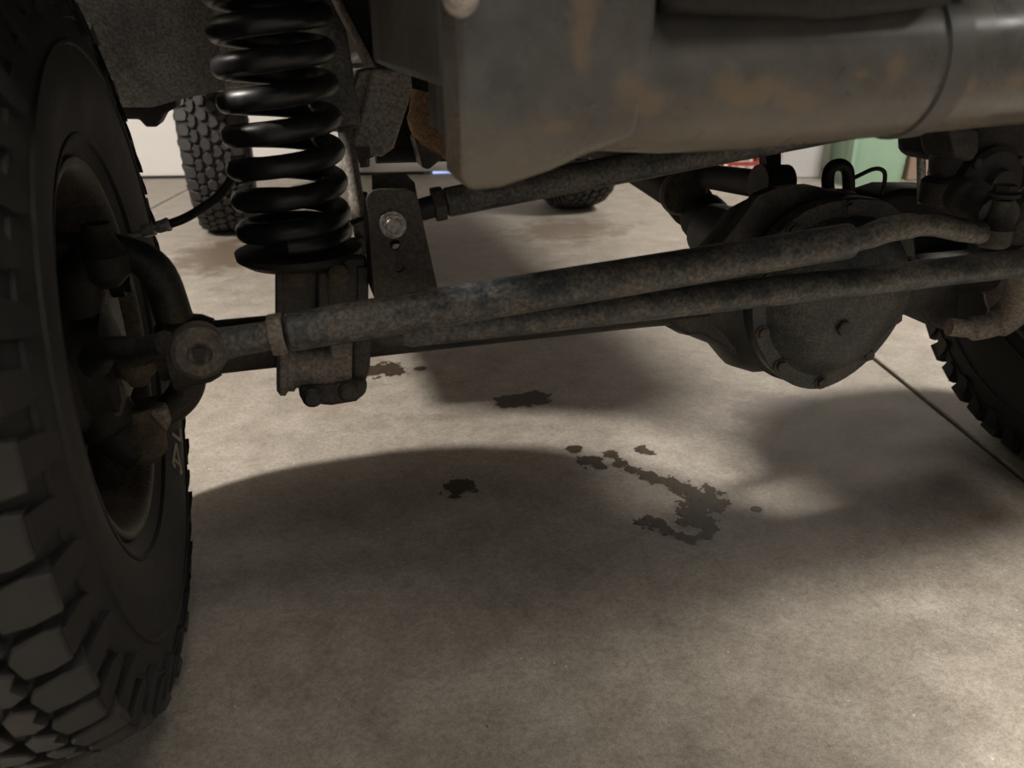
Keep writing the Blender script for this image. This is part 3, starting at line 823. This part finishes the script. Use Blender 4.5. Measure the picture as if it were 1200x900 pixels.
stepped(bm, BALL-bd*0.022, BALL+bd, [(0, 0.018), (0.006, 0.0245), (0.030, 0.0255), (0.036, 0.0245), (0.040, 0.020), (0.0405, 0.0110), (0.036, 0.0100), (0.035, 0.0)], 36)
finish(bm, 'ball_end', M['bracket'], dl)
bm = bmesh.new(); hexbolt(bm, BALL+bd*0.0125, bd, 0.0062, 0.004, False)
finish(bm, 'grease_plug', M['darkmetal'], dl)
bm = bmesh.new()
ends = blob_pts([DB-dv*0.02, DB+dv*0.01, at(1045, 268, Y=-0.235), at(1090, 264, Y=-0.24), at(1128, 271, Y=-0.245), at(1165, 275, Y=-0.25)], 6)
sweep(bm, ends, [0.0125]*8+[0.0135]*8+[0.0115]*(len(ends)-16), 16)
finish(bm, 'bent_end', M['rod'], dl)
PJ = at(1165, 276, Y=-0.25)
bm = bmesh.new(); stepped(bm, PJ+V(0, 0, -0.012), PJ+V(0, 0, 1), [(0, 0.014), (0.004, 0.018), (0.020, 0.019), (0.026, 0.014), (0.04, 0.010), (0.05, 0.010)], 22)
finish(bm, 'ball_joint', M['steel'], dl)

tr = thing('tie_rod', at(480, 392, Y=-0.185), 'lower steering rod branching from the drag link towards the right wheel', 'steering rod')
TA, TB = at(470, 390, Y=-0.178), at(1245, 303, Y=-0.20)
tv = (TB-TA).normalized(); TL = (TB-TA).length
bm = bmesh.new(); stepped(bm, TA, TB, [(0, 0.012), (0.01, 0.0155), (0.14, 0.0165), (TL-0.01, 0.0170), (TL, 0.015)], 24)
finish(bm, 'link_tube', M['rod'], tr)
bm = bmesh.new(); sweep(bm, [TA+tv*0.01, TA-tv*0.02, TA-tv*0.03+V(0, -0.004, 0.012)], [0.012, 0.013, 0.010], 14)
finish(bm, 'rod_end', M['steel'], tr)
bm = bmesh.new(); stepped(bm, TB-tv*0.004, TB+tv, [(0, 0.020), (0.016, 0.020), (0.016, 0.013), (0.08, 0.014)], 6)
finish(bm, 'jam_nut', M['steel'], tr, smooth=0)

tb = thing('track_bar', at(500, 245, Y=-0.07), 'dark upper bar running from the bolted bracket up to the right', 'track bar')
BA, BB = at(503, 241, Y=-0.068), at(1085, 130, Y=-0.10)
bv = (BB-BA).normalized(); BL = (BB-BA).length
bm = bmesh.new(); stepped(bm, BA+bv*0.018, BB, [(0, 0.0135), (0.002, 0.0160), (BL-0.02, 0.0165)], 24)
finish(bm, 'bar_tube', M['rod'], tb)
bm = bmesh.new(); x_, y_ = frame_of(bv)
prism(bm, [BA+bv*0.004+(x_*math.cos(PI*k/3)+y_*math.sin(PI*k/3))*0.0195 for k in range(6)], bv*0.013)
finish(bm, 'jam_nut', M['bracket'], tb, bevel=0.0015)
bm = bmesh.new(); BE = at(458, 256, Y=-0.068)
stepped(bm, BE, BA+bv*0.02, [(0, 0.012), ((BA-BE).length+0.02, 0.0125)], 16)
stepped(bm, BE+V(0, -0.024, 0), BE+V(0, 1, 0), [(0, 0.018), (0.004, 0.024), (0.044, 0.024), (0.048, 0.018)], 22)
finish(bm, 'rod_end', M['steel'], tb)
bm = bmesh.new(); BC = at(460, 263, Y=TBY); hexbolt(bm, BC, (0, -1, 0.08), 0.0108, 0.011)
stepped(bm, BC, BC+V(0, 1, 0), [(0, 0.006), (0.085, 0.006)], 12)
finish(bm, 'mount_bolt', M['bolt'], tb)

# ================================================================== FRAME, CROSSMEMBER, UNDERBODY
fr = thing('frame_rail', (-0.30, -0.2, 0.615), 'grey vehicle frame rail above the track bar bracket', 'frame rail')
bm = bmesh.new()
FX0, FX1 = -0.340, -0.252
side = [(-0.32, 0.668), (-0.18, 0.670), (-0.02, 0.672), (0.30, 0.680), (0.9, 0.650), (2.6, 0.66), (2.6, 0.80), (0.4, 0.80), (-0.02, 0.80), (-0.32, 0.80)]
prism(bm, [(FX0, y, z) for y, z in side], (FX1-FX0, 0, 0))
finish(bm, 'rail', M['frame'], fr, bevel=0.008)
bm = bmesh.new()
prism(bm, [at(512, 88, Y=-0.02), at(540, 90, Y=-0.02), at(546, 172, Y=-0.02), at(524, 163, Y=-0.02), at(514, 152, Y=-0.02)], (0, 0.006, 0))
prism(bm, [at(511, 88, Y=-0.024), at(514, 88, Y=-0.024), at(516, 152, Y=-0.024), at(513, 152, Y=-0.024)], (0, 0.05, 0))
finish(bm, 'mount_plate', M['frame'], fr, smooth=0)
# bracket arm coming down from the rail
bm = bmesh.new()
prism(bm, [at(437, 80, Y=0.16), at(482, 82, Y=0.16), at(484, 106, Y=0.16), at(462, 174, Y=0.16), at(448, 184, Y=0.16), at(404, 181, Y=0.16), at(421, 140, Y=0.16)], (0, 0.06, 0))
finish(bm, 'arm_mount', M['body'], fr, bevel=0.005)
bm = bmesh.new()
prism(bm, [at(421, 84, Y=0.17), at(438, 80, Y=0.17), at(422, 142, Y=0.17), at(405, 180, Y=0.17), at(406, 128, Y=0.17)], (0, 0.06, 0))
finish(bm, 'arm_mount', M['body'], fr, bevel=0.002)
bm = bmesh.new()
prism(bm, [at(390, -5, Y=0.10), at(398, -5, Y=0.10), at(440, 76, Y=0.10), at(432, 80, Y=0.10)], (0, 0.05, 0))
prism(bm, [at(455, -5, Y=0.08), at(466, -5, Y=0.08), at(492, 74, Y=0.08), at(482, 84, Y=0.08)], (0, 0.05, 0))
finish(bm, 'gusset', M['tanmetal'], fr, bevel=0.003)
bm = bmesh.new()
prism(bm, [at(400, -5, Y=0.13), at(456, -5, Y=0.13), at(484, 80, Y=0.13), at(440, 78, Y=0.13)], (0, 0.03, 0))
finish(bm, 'gusset_web', M['darkmetal'], fr, smooth=0)
bm = bmesh.new(); c = at(425, 190, Y=0.17)
stepped(bm, c+V(0, 0, 0.02), c+V(0, 0, -1), [(0, 0.016), (0.014, 0.016), (0.014, 0.010), (0.026, 0.009)], 6)
finish(bm, 'mount_nut', M['bracket'], fr, smooth=0)
bm = bmesh.new()
prism(bm, [at(430, 40, Y=0.34), at(545, 40, Y=0.34), at(548, 180, Y=0.34), at(500, 184, Y=0.34), at(462, 182, Y=0.34), at(452, 120, Y=0.34)], (0, 0.03, 0))
finish(bm, 'backing_plate', M['darkmetal'], fr, bevel=0.004)
# pale clip hanging at the top
bm = bmesh.new(); sweep(bm, blob_pts([at(527, -12, Y=-0.440), at(532, 4, Y=-0.440), at(541, 9, Y=-0.440), at(549, 2, Y=-0.440), at(551, -12, Y=-0.440)], 4), 0.0055, 10)
finish(bm, 'harness_clip', M['body'], fr)

ru = thing('engine_mount', at(510, 150, Y=0.25), 'rusty rounded mount hanging beside the frame plate', 'mount')
bm = bmesh.new()
sweep(bm, blob_pts([at(500, 108, Y=0.25), at(496, 135, Y=0.25), at(508, 160, Y=0.25), at(535, 172, Y=0.25)], 6), [0.020]*6+[0.024]*6+[0.022]*7, 16)
finish(bm, 'mount_cup', M['rust'], ru)
bm = bmesh.new()
prism(bm, [at(486, 162, Y=0.24), at(494, 158, Y=0.24), at(512, 176, Y=0.24), at(528, 178, Y=0.24), at(503, 199, Y=0.24), at(495, 197, Y=0.24)], (0, 0.05, 0))
finish(bm, 'mount_foot', M['bracket'], ru, bevel=0.003)
bm = bmesh.new()
stepped(bm, at(440, 182, Y=0.30), at(520, 180, Y=0.30), [(0, 0.012), (0.14, 0.012)], 14)
finish(bm, 'cross_pin', M['darkmetal'], ru)

# big crossmember tube with end plate close to the viewer
cm = thing('crossmember', (0.1, -0.36, 0.62), 'large dirty grey crossmember tube with rust patches near the viewer', 'crossmember')
CMY = -0.385
ca, cb = V(-0.252, CMY, 0.676), V(0.72, CMY+0.02, 0.708)
bm = bmesh.new()
stepped(bm, ca, cb, [(0, 0.030), (0.0, 0.046), (0.05, 0.052), (0.12, 0.055), (0.97, 0.055)], 48)
finish(bm, 'tube', M['bumper'], cm, smooth=60)
bm = bmesh.new()
a_ = [(-0.352, 0.622), (-0.346, 0.614), (-0.326, 0.615), (-0.292, 0.624), (-0.268, 0.633), (-0.235, 0.642), (-0.225, 0.70), (-0.225, 0.80), (-0.352, 0.80)]
prism(bm, [(x, CMY-0.046, z) for x, z in a_], (0, 0.05, 0))
finish(bm, 'end_plate', M['bumper'], cm, bevel=0.005, bseg=3)
bm = bmesh.new()
cc = ca+(cb-ca).normalized()*0.245
stepped(bm, cc, cb, [(0, 0.050), (0.002, 0.0575), (0.022, 0.0575), (0.024, 0.050)], 40)
finish(bm, 'collar', M['frame'], cm)
for dx in (0.236, 0.262):
    bm = bmesh.new()
    c = ca+(cb-ca).normalized()*dx; hexbolt(bm, c+V(0, -0.040, 0.040), (0, -1, 1), 0.005, 0.006, False)
    finish(bm, 'collar_bolt', M['castiron'], cm)
# dark winch pan above the left half of the tube, grille support behind it
bp = thing('bumper_pan', (0.1, -0.34, 0.74), 'dark pan above the left half of the crossmember', 'bumper pan')
bm = bmesh.new()
prism(bm, [(-0.224, -0.446, 0.716), (-0.11, -0.446, 0.711), (-0.02, -0.446, 0.719), (0.015, -0.446, 0.742), (0.015, -0.446, 0.90), (-0.224, -0.446, 0.90)], (0, 0.16, 0))
finish(bm, 'pan', M['darkmetal'], bp, bevel=0.008)
bm = bmesh.new()
prism(bm, [(-0.60, -0.30, 0.76), (-0.60, -0.30, 1.16), (-0.60, -0.24, 1.16), (-0.60, -0.24, 0.76)], (1.2, 0, 0))
finish(bm, 'grille_support', M['darkmetal'], bp, bevel=0.008)

# ------------------------------------------------------------------ steering box side (upper right)
gb = thing('steering_box', at(1160, 200, Y=-0.12), 'black greasy steering box in the upper right corner', 'steering box')
bm = bmesh.new()
box(bm, (at(1122, 200, Y=-0.14).x, -0.16, 0.555), (at(1240, 200, Y=-0.14).x, -0.02, 0.70))
finish(bm, 'box_housing', M['darkmetal'], gb, bevel=0.02, bseg=3)
bm = bmesh.new(); c = at(1157, 215, Y=-0.16)
stepped(bm, c+V(0, 0.02, 0), c+V(0, -1, 0), [(0, 0.044), (0.026, 0.044), (0.032, 0.038), (0.034, 0.020), (0.044, 0.018)], 30)
finish(bm, 'side_cover', M['darkmetal'], gb)
for dx, dz in ((-0.032, 0.026), (0.032, 0.026), (-0.034, -0.022), (0.03, -0.03)):
    bm = bmesh.new()
    hexbolt(bm, c+V(dx, -0.006, dz), (0, -1, 0), 0.006, 0.006, False)
    finish(bm, 'cover_bolt', M['steel'], gb)
bm = bmesh.new()
sh0 = at(1160, 235, Y=-0.20)
stepped(bm, V(sh0.x, -0.13, 0.58), V(sh0.x, -0.14, 0.50), [(0, 0.024), (0.02, 0.024), (0.04, 0.019), (0.06, 0.017)], 20)
finish(bm, 'output_shaft', M['steel'], gb)
bm = bmesh.new()
prism(bm, [at(1113, 150, Y=-0.20), at(1150, 150, Y=-0.20), at(1148, 178, Y=-0.20), at(1140, 190, Y=-0.20), at(1120, 186, Y=-0.20)], (0, 0.05, 0))
finish(bm, 'mount_ear', M['axle'], gb, bevel=0.004)
pa = thing('pitman_arm', PJ, 'dark pitman arm joining the steering box to the upper steering rod', 'steering arm')
bm = bmesh.new()
top = V(sh0.x, -0.138, 0.528)
stepped(bm, top+V(0, 0, -0.016), top+V(0, 0, 1), [(0, 0.028), (0.004, 0.032), (0.028, 0.032), (0.032, 0.028)], 22)
sweep(bm, blob_pts([top, top+(PJ-top)*0.5+V(0.01, 0, 0.012), PJ+V(0, 0, 0.022)], 6), [0.024]*5+[0.020]*8, 14)
finish(bm, 'arm', M['steel'], pa)
bm = bmesh.new(); hexbolt(bm, PJ+V(0, 0, 0.042), (0, 0, 1), 0.012, 0.012)
finish(bm, 'castle_nut', M['darkmetal'], pa)

# right lower arm bracket, spring tower and knuckle arm
bm = bmesh.new()
prism(bm, [at(1040, 330, Y=-0.03), at(1125, 325, Y=-0.03), at(1122, 392, Y=-0.03), at(1092, 383, Y=-0.03), at(1083, 368, Y=-0.03), at(1073, 362, Y=-0.03), at(1056, 372, Y=-0.03)], (0, 0.07, 0))
finish(bm, 'arm_bracket', M['axle'], ax, bevel=0.004)
bm = bmesh.new()
prism(bm, [at(1030, 232, Y=0.05), at(1060, 222, Y=0.05), at(1110, 222, Y=0.05), at(1135, 240, Y=0.05), at(1140, 345, Y=0.05), at(1040, 345, Y=0.05)], (0, 0.08, 0))
finish(bm, 'spring_tower', M['darkmetal'], ax, bevel=0.01)
krt = thing('steering_knuckle', (0.68, 0, AZ), 'dusty curved knuckle arm beside the right front wheel', 'knuckle')
bm = bmesh.new()
kp = blob_pts([at(1112, 383, Y=-0.06), at(1140, 385, Y=-0.07), at(1168, 378, Y=-0.08), at(1190, 360, Y=-0.09), at(1203, 330, Y=-0.11), at(1213, 306, Y=-0.15), TB+tv*0.06+V(0, 0, -0.02)], 6)
sweep(bm, kp, [0.013]*6+[0.018]*6+[0.023]*(len(kp)-12), 14)
finish(bm, 'knuckle_arm', M['tanmetal'], krt)
bm = bmesh.new(); c = V(0.70, 0, AZ)
sweep(bm, blob_pts([c+V(-0.03, 0, 0.11), c+V(0, 0, 0.05), c+V(0, 0, -0.05), c+V(-0.03, 0, -0.10)], 5), 0.032, 14)
stepped(bm, c, c+V(1, 0, 0), [(0, 0.05), (0.05, 0.07), (0.09, 0.07)], 24)
finish(bm, 'knuckle_body', M['darkmetal'], krt)

# silver rod under a black cap (stabiliser link)
sl = thing('stabiliser_link', at(1086, 210, Y=0.02), 'shiny steel link rods below a black cap', 'link rod')
bm = bmesh.new()
c = at(1090, 155, Y=0.02)
stepped(bm, c+V(0, 0, 0.03), c+V(0, 0, -1), [(0, 0.022), (0.02, 0.028), (0.048, 0.028), (0.054, 0.022)], 22)
finish(bm, 'rubber_cap', M['darkmetal'], sl)
bm = bmesh.new()
stepped(bm, at(1094, 165, Y=0.01), at(1090, 222, Y=0.01), [(0, 0.0045), (0.09, 0.0045)], 12)
finish(bm, 'rod', M['zinc'], sl)
bm = bmesh.new()
stepped(bm, at(1079, 165, Y=0.02), at(1080, 230, Y=0.02), [(0, 0.006), (0.09, 0.006)], 12)
finish(bm, 'rod', M['zinc'], sl)

# front driveshaft and joint behind the rods
ds = thing('driveshaft', at(800, 230, Y=0.35), 'dark driveshaft with its joint left of the differential', 'driveshaft')
bm = bmesh.new()
A_, B_ = at(832, 262, Y=0.28), at(776, 205, Y=0.50)
dd = (B_-A_).normalized()
stepped(bm, A_-dd*0.02, B_, [(0, 0.030), (0.03, 0.042), (0.05, 0.042), (0.055, 0.030), (0.09, 0.030), (0.095, 0.040), (0.12, 0.040), (0.125, 0.034)], 22)
finish(bm, 'joint', M['darkmetal'], ds)
bm = bmesh.new()
stepped(bm, B_-dd*0.10, B_+V(-0.08, 1.0, 0.14), [(0, 0.028), (0.02, 0.034), (0.6, 0.034)], 22)
finish(bm, 'shaft_tube', M['darkmetal'], ds)
bm = bmesh.new(); c = at(803, 226, Y=0.30)
stepped(bm, c, c+dd, [(0, 0.038), (0.004, 0.043), (0.009, 0.043), (0.012, 0.038)], 26)
finish(bm, 'joint_ring', M['bracket'], ds)

ua = thing('upper_control_arm', at(870, 205, Y=0.25), 'dark control arm slanting behind the differential plate', 'control arm')
bm = bmesh.new()
stepped(bm, at(905, 218, Y=0.06), at(770, 198, Y=0.55), [(0, 0.020), (0.5, 0.020)], 18)
stepped(bm, at(888, 215, Y=0.06), at(925, 215, Y=0.06), [(0, 0.026), (0.045, 0.026)], 20)
finish(bm, 'arm_tube', M['darkmetal'], ua)
bm = bmesh.new()
prism(bm, [at(898, 180, Y=0.10), at(915, 178, Y=0.10), at(916, 222, Y=0.10), at(900, 222, Y=0.10)], (0, 0.02, 0))
finish(bm, 'arm_bracket', M['darkmetal'], ua, smooth=0)

# hoses
def hose(name, pts, r, label, cat='hose', mat='rubberhose'):
    bm = bmesh.new(); sweep(bm, blob_pts(pts, 8), r, 12)
    return finish(bm, name, M[mat], None, smooth=60, label=label, cat=cat)
hose('vent_hose', [at(972, 235, Y=0.02), at(970, 210, Y=0.02), at(974, 197, Y=0.02), at(984, 193, Y=0.02), at(993, 200, Y=0.02), at(995, 225, Y=0.02), at(998, 245, Y=0.02)], 0.0085, 'thick black hose looped above the differential')
hose('cable', [at(994, 212, Y=0.04), at(1006, 206, Y=0.04), at(1024, 198, Y=0.04), at(1035, 200, Y=0.04), at(1037, 210, Y=0.04), at(1033, 228, Y=0.04)], 0.0030, 'thin black cable arched in front of the green bin', 'cable')
bh = thing('brake_hose', at(200, 265, Y=0.10), 'black brake hose with a crimped fitting beside the left wheel', 'hose')
bm = bmesh.new(); sweep(bm, blob_pts([at(197, 263, Y=0.10), at(214, 257, Y=0.10), at(232, 247, Y=0.11), at(256, 230, Y=0.12), at(275, 205, Y=0.13)], 8), 0.0055, 12)
finish(bm, 'rubber_line', M['rubberhose'], bh, smooth=60)
bm = bmesh.new(); stepped(bm, at(150, 277, Y=0.10), at(200, 262, Y=0.10), [(0, 0.003), (0.016, 0.003), (0.018, 0.0075), (0.031, 0.0080), (0.033, 0.0060), (0.036, 0.0075), (0.044, 0.0075), (0.046, 0.0085), (0.049, 0.0085), (0.051, 0.006)], 12)
finish(bm, 'crimp_fitting', M['zinc'], bh, smooth=30)
hose('brake_line', [at(298, 222, Y=0.09), at(318, 240, Y=0.08), at(345, 262, Y=0.08), at(385, 268, Y=0.08), at(432, 254, Y=0.07)], 0.0035, 'thin brake line passing through the spring coils', 'pipe')

# fender liner, body mount, underbody
ln = thing('fender_liner', (-0.66, 0.44, 0.62), 'grey streaked plastic fender liner above the left wheel', 'fender liner')
bm = bmesh.new()
pr = [(0.44, 0.622), (0.432, 0.70), (0.40, 0.80), (0.34, 0.90), (0.22, 0.97), (0.0, 1.0), (-0.22, 0.97), (-0.36, 0.88)]
nx = 6
grid = [[bm.verts.new((-0.86+0.33*i/nx, y+0.006*math.sin(i*2.1), z+(0.012*math.sin(i*1.3) if k == 0 else 0))) for i in range(nx+1)] for k, (y, z) in enumerate(pr)]
for k in range(len(pr)-1):
    for i in range(nx): bm.faces.new((grid[k][i], grid[k][i+1], grid[k+1][i+1], grid[k+1][i]))
finish(bm, 'liner_sheet', M['plastic'], ln, smooth=60, solid=0.004)
bm = bmesh.new()
prism(bm, [at(128, 114, Y=0.45), at(205, 108, Y=0.45), at(207, 126, Y=0.45), at(192, 134, Y=0.45), at(184, 149, Y=0.45), at(171, 149, Y=0.45), at(163, 140, Y=0.45), at(128, 140, Y=0.45)], (0, 0.08, 0))
finish(bm, 'mount_bracket', M['darkmetal'], ln, bevel=0.003)

bd_ = thing('vehicle_body', (0, 1.2, 0.65), 'brown-grey underbody panels of the vehicle above the axle', 'vehicle body')
bm = bmesh.new(); box(bm, (-0.60, 0.62, 0.655), (0.62, 2.95, 0.74))
finish(bm, 'floor_pan', M['darkmetal'], bd_, bevel=0.02)
bm = bmesh.new(); box(bm, (-0.66, 0.60, at(300, 107, Y=0.60).z), (-0.345, 0.66, 0.80))
finish(bm, 'body_mount', M['body'], bd_, bevel=0.01)
for s_ in (-1, 1):
    bm = bmesh.new()
    prism(bm, [(s_*0.80, 0.47, 0.66), (s_*0.80, 1.95, 0.66), (s_*0.80, 2.0, 0.95), (s_*0.80, 2.95, 0.95), (s_*0.80, 2.95, 1.2), (s_*0.80, -0.50, 1.2), (s_*0.80, -0.50, 0.95), (s_*0.80, -0.42, 0.98 if s_ < 0 else 0.965), (s_*0.80, 0.36, 0.98 if s_ < 0 else 0.965)], (s_*0.06, 0, 0))
    finish(bm, 'side_panel', M['bodypaint'], bd_, smooth=0)
bm = bmesh.new(); box(bm, (-0.80, -0.50, 1.14), (0.80, 2.95, 1.2))
finish(bm, 'upper_shell', M['bodypaint'], bd_, smooth=0)
bm = bmesh.new(); box(bm, (0.30, 0.0, 0.62), (0.53, 0.9, 1.1))
finish(bm, 'inner_fender_shade', M['bodypaint'], bd_, smooth=0)
bm = bmesh.new(); box(bm, (0.585, -0.28, 0.60), (0.60, 0.36, 1.12))  # unseen panel added to keep the right lamp off the axle top
finish(bm, 'inner_fender_shade', M['bodypaint'], bd_, smooth=0)
en = thing('engine', (-0.05, 0.25, 0.56), 'dark engine and gearbox underside between the frame rails', 'engine')
bm = bmesh.new(); box(bm, (-0.17, 0.12, 0.63), (0.20, 0.66, 1.0))
finish(bm, 'oil_pan', M['darkmetal'], en, bevel=0.03, bseg=3)
bm = bmesh.new(); box(bm, (-0.15, 0.66, 0.62), (0.17, 1.7, 0.9))
finish(bm, 'gearbox', M['darkmetal'], en, bevel=0.03, bseg=3)
rf = thing('frame_rail', (0.31, 0, 0.64), 'dark frame rail on the right above the steering box', 'frame rail')
bm = bmesh.new(); prism(bm, [(0.40, y, z+0.045) for y, z in side], (0.08, 0, 0))
finish(bm, 'rail', M['darkmetal'], rf, bevel=0.008)

# ------------------------------------------------------------------ background things (right)
gbn = thing('plastic_bin', at(1025, 218, Z=0), 'pale green plastic bin on the floor beyond the differential', 'bin')
def tub(px0, px1, pyb, hgt, depth, parent, mat):
    a = at(px0, pyb, Z=0); b = at(px1, pyb, Z=0); a.z = b.z = 0
    d = b-a; n = V(-d.y, d.x, 0).normalized()*depth; c = (a+b+n)/2
    bm = bmesh.new(); ring_ = []
    for zz, sc_ in ((0.0, 0.90), (hgt*0.92, 1.0), (hgt*0.92, 1.06), (hgt, 1.06), (hgt, 0.98), (0.02, 0.87)):
        loop = []
        for k in range(32):
            t = 2*PI*k/32; ct, st_ = math.cos(t), math.sin(t)
            q = 0.5*(abs(ct)**5+abs(st_)**5)**(-0.2)
            loop.append(bm.verts.new(c + d*(q*ct*sc_) + n*(q*st_*sc_) + V(0, 0, zz)))
        ring_.append(loop)
    for p, q in zip(ring_, ring_[1:]):
        for k in range(32): bm.faces.new((p[k], p[(k+1) % 32], q[(k+1) % 32], q[k]))
    bm.faces.new(ring_[0][::-1]); bm.faces.new(ring_[-1])
    return finish(bm, 'bin_shell', mat, parent, smooth=40), c
tub(985, 1066, 218, 0.42, 0.34, gbn, M['green'])
bm = bmesh.new(); box(bm, (-0.012, -0.02, 0.0), (0.012, 0.02, 0.40), Matrix.Translation(at(984, 218, Z=0)+V(0.02, -0.03, 0)))
finish(bm, 'corner_rib', M['green'], gbn, bevel=0.004)
upright_box('storage_cabinet', 912, 962, 209, 0.55, 0.12, M['greybox'], None, 'grey-white cabinet on the floor left of the green bin', 'cabinet')
upright_box('cardboard_box', 1062, 1100, 212, 0.30, 0.25, M['brownbox'], None, 'brown box on the floor right of the green bin', 'box')
# red crate with bottles
cr = thing('red_crate', at(880, 212, Z=0), 'small red crate holding white bottles by the back wall', 'crate')
a = at(852, 214, Z=0); b = at(896, 214, Z=0); d = (b-a); d.z = 0; n = V(-d.y, d.x, 0).normalized()
u_ = d.normalized(); Wc = d.length
MC = Matrix(((u_.x, n.x, 0, a.x), (u_.y, n.y, 0, a.y), (0, 0, 1, 0), (0, 0, 0, 1)))
for nm, lo, hi in (('crate_floor', (0, 0, 0), (Wc, 0.22, 0.012)), ('top_rail', (0, 0, 0.085), (Wc, 0.012, 0.105)), ('top_rail', (0, 0.208, 0.085), (Wc, 0.22, 0.105)), ('top_rail', (0, 0.012, 0.085), (0.012, 0.208, 0.105)), ('top_rail', (Wc-0.012, 0.012, 0.085), (Wc, 0.208, 0.105)),
                   ('corner_post', (0, 0, 0.012), (0.016, 0.016, 0.085)), ('corner_post', (Wc-0.016, 0, 0.012), (Wc, 0.016, 0.085)), ('corner_post', (0, 0.204, 0.012), (0.016, 0.22, 0.085)), ('corner_post', (Wc-0.016, 0.204, 0.012), (Wc, 0.22, 0.085))):
    bm = bmesh.new(); box(bm, lo, hi, MC); finish(bm, nm, M['red'], cr, smooth=0)
for k, (fx, lab) in enumerate(((0.38, 'white bottle standing inside the red crate, left one'), (0.68, 'white bottle standing inside the red crate, right one'))):
    p = MC @ V(Wc*fx, 0.10, 0.012); bm = bmesh.new()
    stepped(bm, p, p+V(0, 0, 1), [(0, 0.020), (0.003, 0.022), (0.07, 0.022), (0.085, 0.010), (0.105, 0.010), (0.106, 0.012), (0.118, 0.012)], 16)
    finish(bm, 'bottle', M['clear'], None, label=lab, cat='bottle', group='bottles in the red crate')
p = at(908, 213, Z=0); bm = bmesh.new()
stepped(bm, p, p+V(0, 0, 1), [(0, 0.020), (0.003, 0.022), (0.10, 0.022), (0.12, 0.010), (0.14, 0.010), (0.141, 0.012), (0.155, 0.012)], 16)
finish(bm, 'bottle', M['clear'], None, label='white bottle on the floor right of the red crate', cat='bottle', group=None)

# ------------------------------------------------------------------ oil stains soaked into the floor
def stain(blobs, label, cell=0.0022, rough=0.9, seed=0.0):
    """blobs: photo pixels (x, y, radius in metres); a thin skin of cells with a ragged outline"""
    B = [(at(x, y, Z=0), r*1.45) for x, y, r in blobs]
    x0 = min(p.x-r*1.8 for p, r in B); x1 = max(p.x+r*1.8 for p, r in B)
    y0 = min(p.y-r*1.8 for p, r in B); y1 = max(p.y+r*1.8 for p, r in B)
    nx = int((x1-x0)/cell)+1; ny = int((y1-y0)/cell)+1
    def f(x, y):
        v = max(1-((x-p.x)**2+(y-p.y)**2)**0.5/r for p, r in B)
        q = V(x*55+seed, y*55, seed); q2 = V(x*170, y*170, seed+3)
        return v + rough*0.55*noise.noise(q) + rough*0.35*noise.noise(q2)
    bm = bmesh.new(); vd = {}
    zt = 0.0006
    def vert(i, j):
        if (i, j) not in vd: vd[(i, j)] = bm.verts.new((x0+i*cell, y0+j*cell, zt))
        return vd[(i, j)]
    for i in range(nx):
        for j in range(ny):
            if f(x0+(i+0.5)*cell, y0+(j+0.5)*cell) > 0.25:
                bm.faces.new((vert(i, j), vert(i+1, j), vert(i+1, j+1), vert(i, j+1)))
    bmesh.ops.smooth_vert(bm, verts=[v for v in bm.verts if v.is_boundary], factor=0.5, use_axis_x=True, use_axis_y=True)
    return finish(bm, 'oil_stain', M['stain'], None, smooth=0, label=label, cat='oil stain', group='oil stains on the concrete')
stain([(441, 435, 0.030), (453, 432, 0.034), (463, 436, 0.026)], 'brown oil stain on the floor just right of the axle clamp', seed=1)
stain([(493, 432, 0.014)], 'tiny oil drip right of the brown stain under the axle', rough=0.4, seed=2)
stain([(597, 471, 0.030), (610, 468, 0.028), (626, 467, 0.034)], 'dark double-lobed oil stain in the middle of the floor', rough=0.5, seed=3)
stain([(537, 571, 0.026)], 'faint round oil spot inside the wheel shadow', seed=4)
stain([(673, 527, 0.015)], 'small oil drip above the branching stain', rough=0.4, seed=5)
stain([(692, 541, 0.019), (700, 545, 0.014)], 'short oil smear at the upper left of the branching stain', seed=6)
stain([(716, 533, 0.013), (726, 543, 0.014), (740, 550, 0.014), (756, 557, 0.014), (770, 562, 0.015), (786, 566, 0.018), (798, 572, 0.022), (812, 578, 0.024), (830, 582, 0.026), (838, 590, 0.020), (822, 592, 0.028), (812, 603, 0.026), (824, 612, 0.020), (832, 620, 0.014), (826, 628, 0.010), (800, 612, 0.012),
       (758, 612, 0.016), (770, 615, 0.017), (782, 622, 0.012), (796, 628, 0.011), (812, 633, 0.010)], 'large branching brown oil stain right of the middle', rough=1.0, seed=7)
stain([(752, 527, 0.013), (762, 531, 0.010)], 'thin oil streak at the top of the branching stain', seed=8)
stain([(887, 597, 0.009)], 'tiny dark drip right of the branching stain', rough=0.5, cell=0.0015, seed=9)
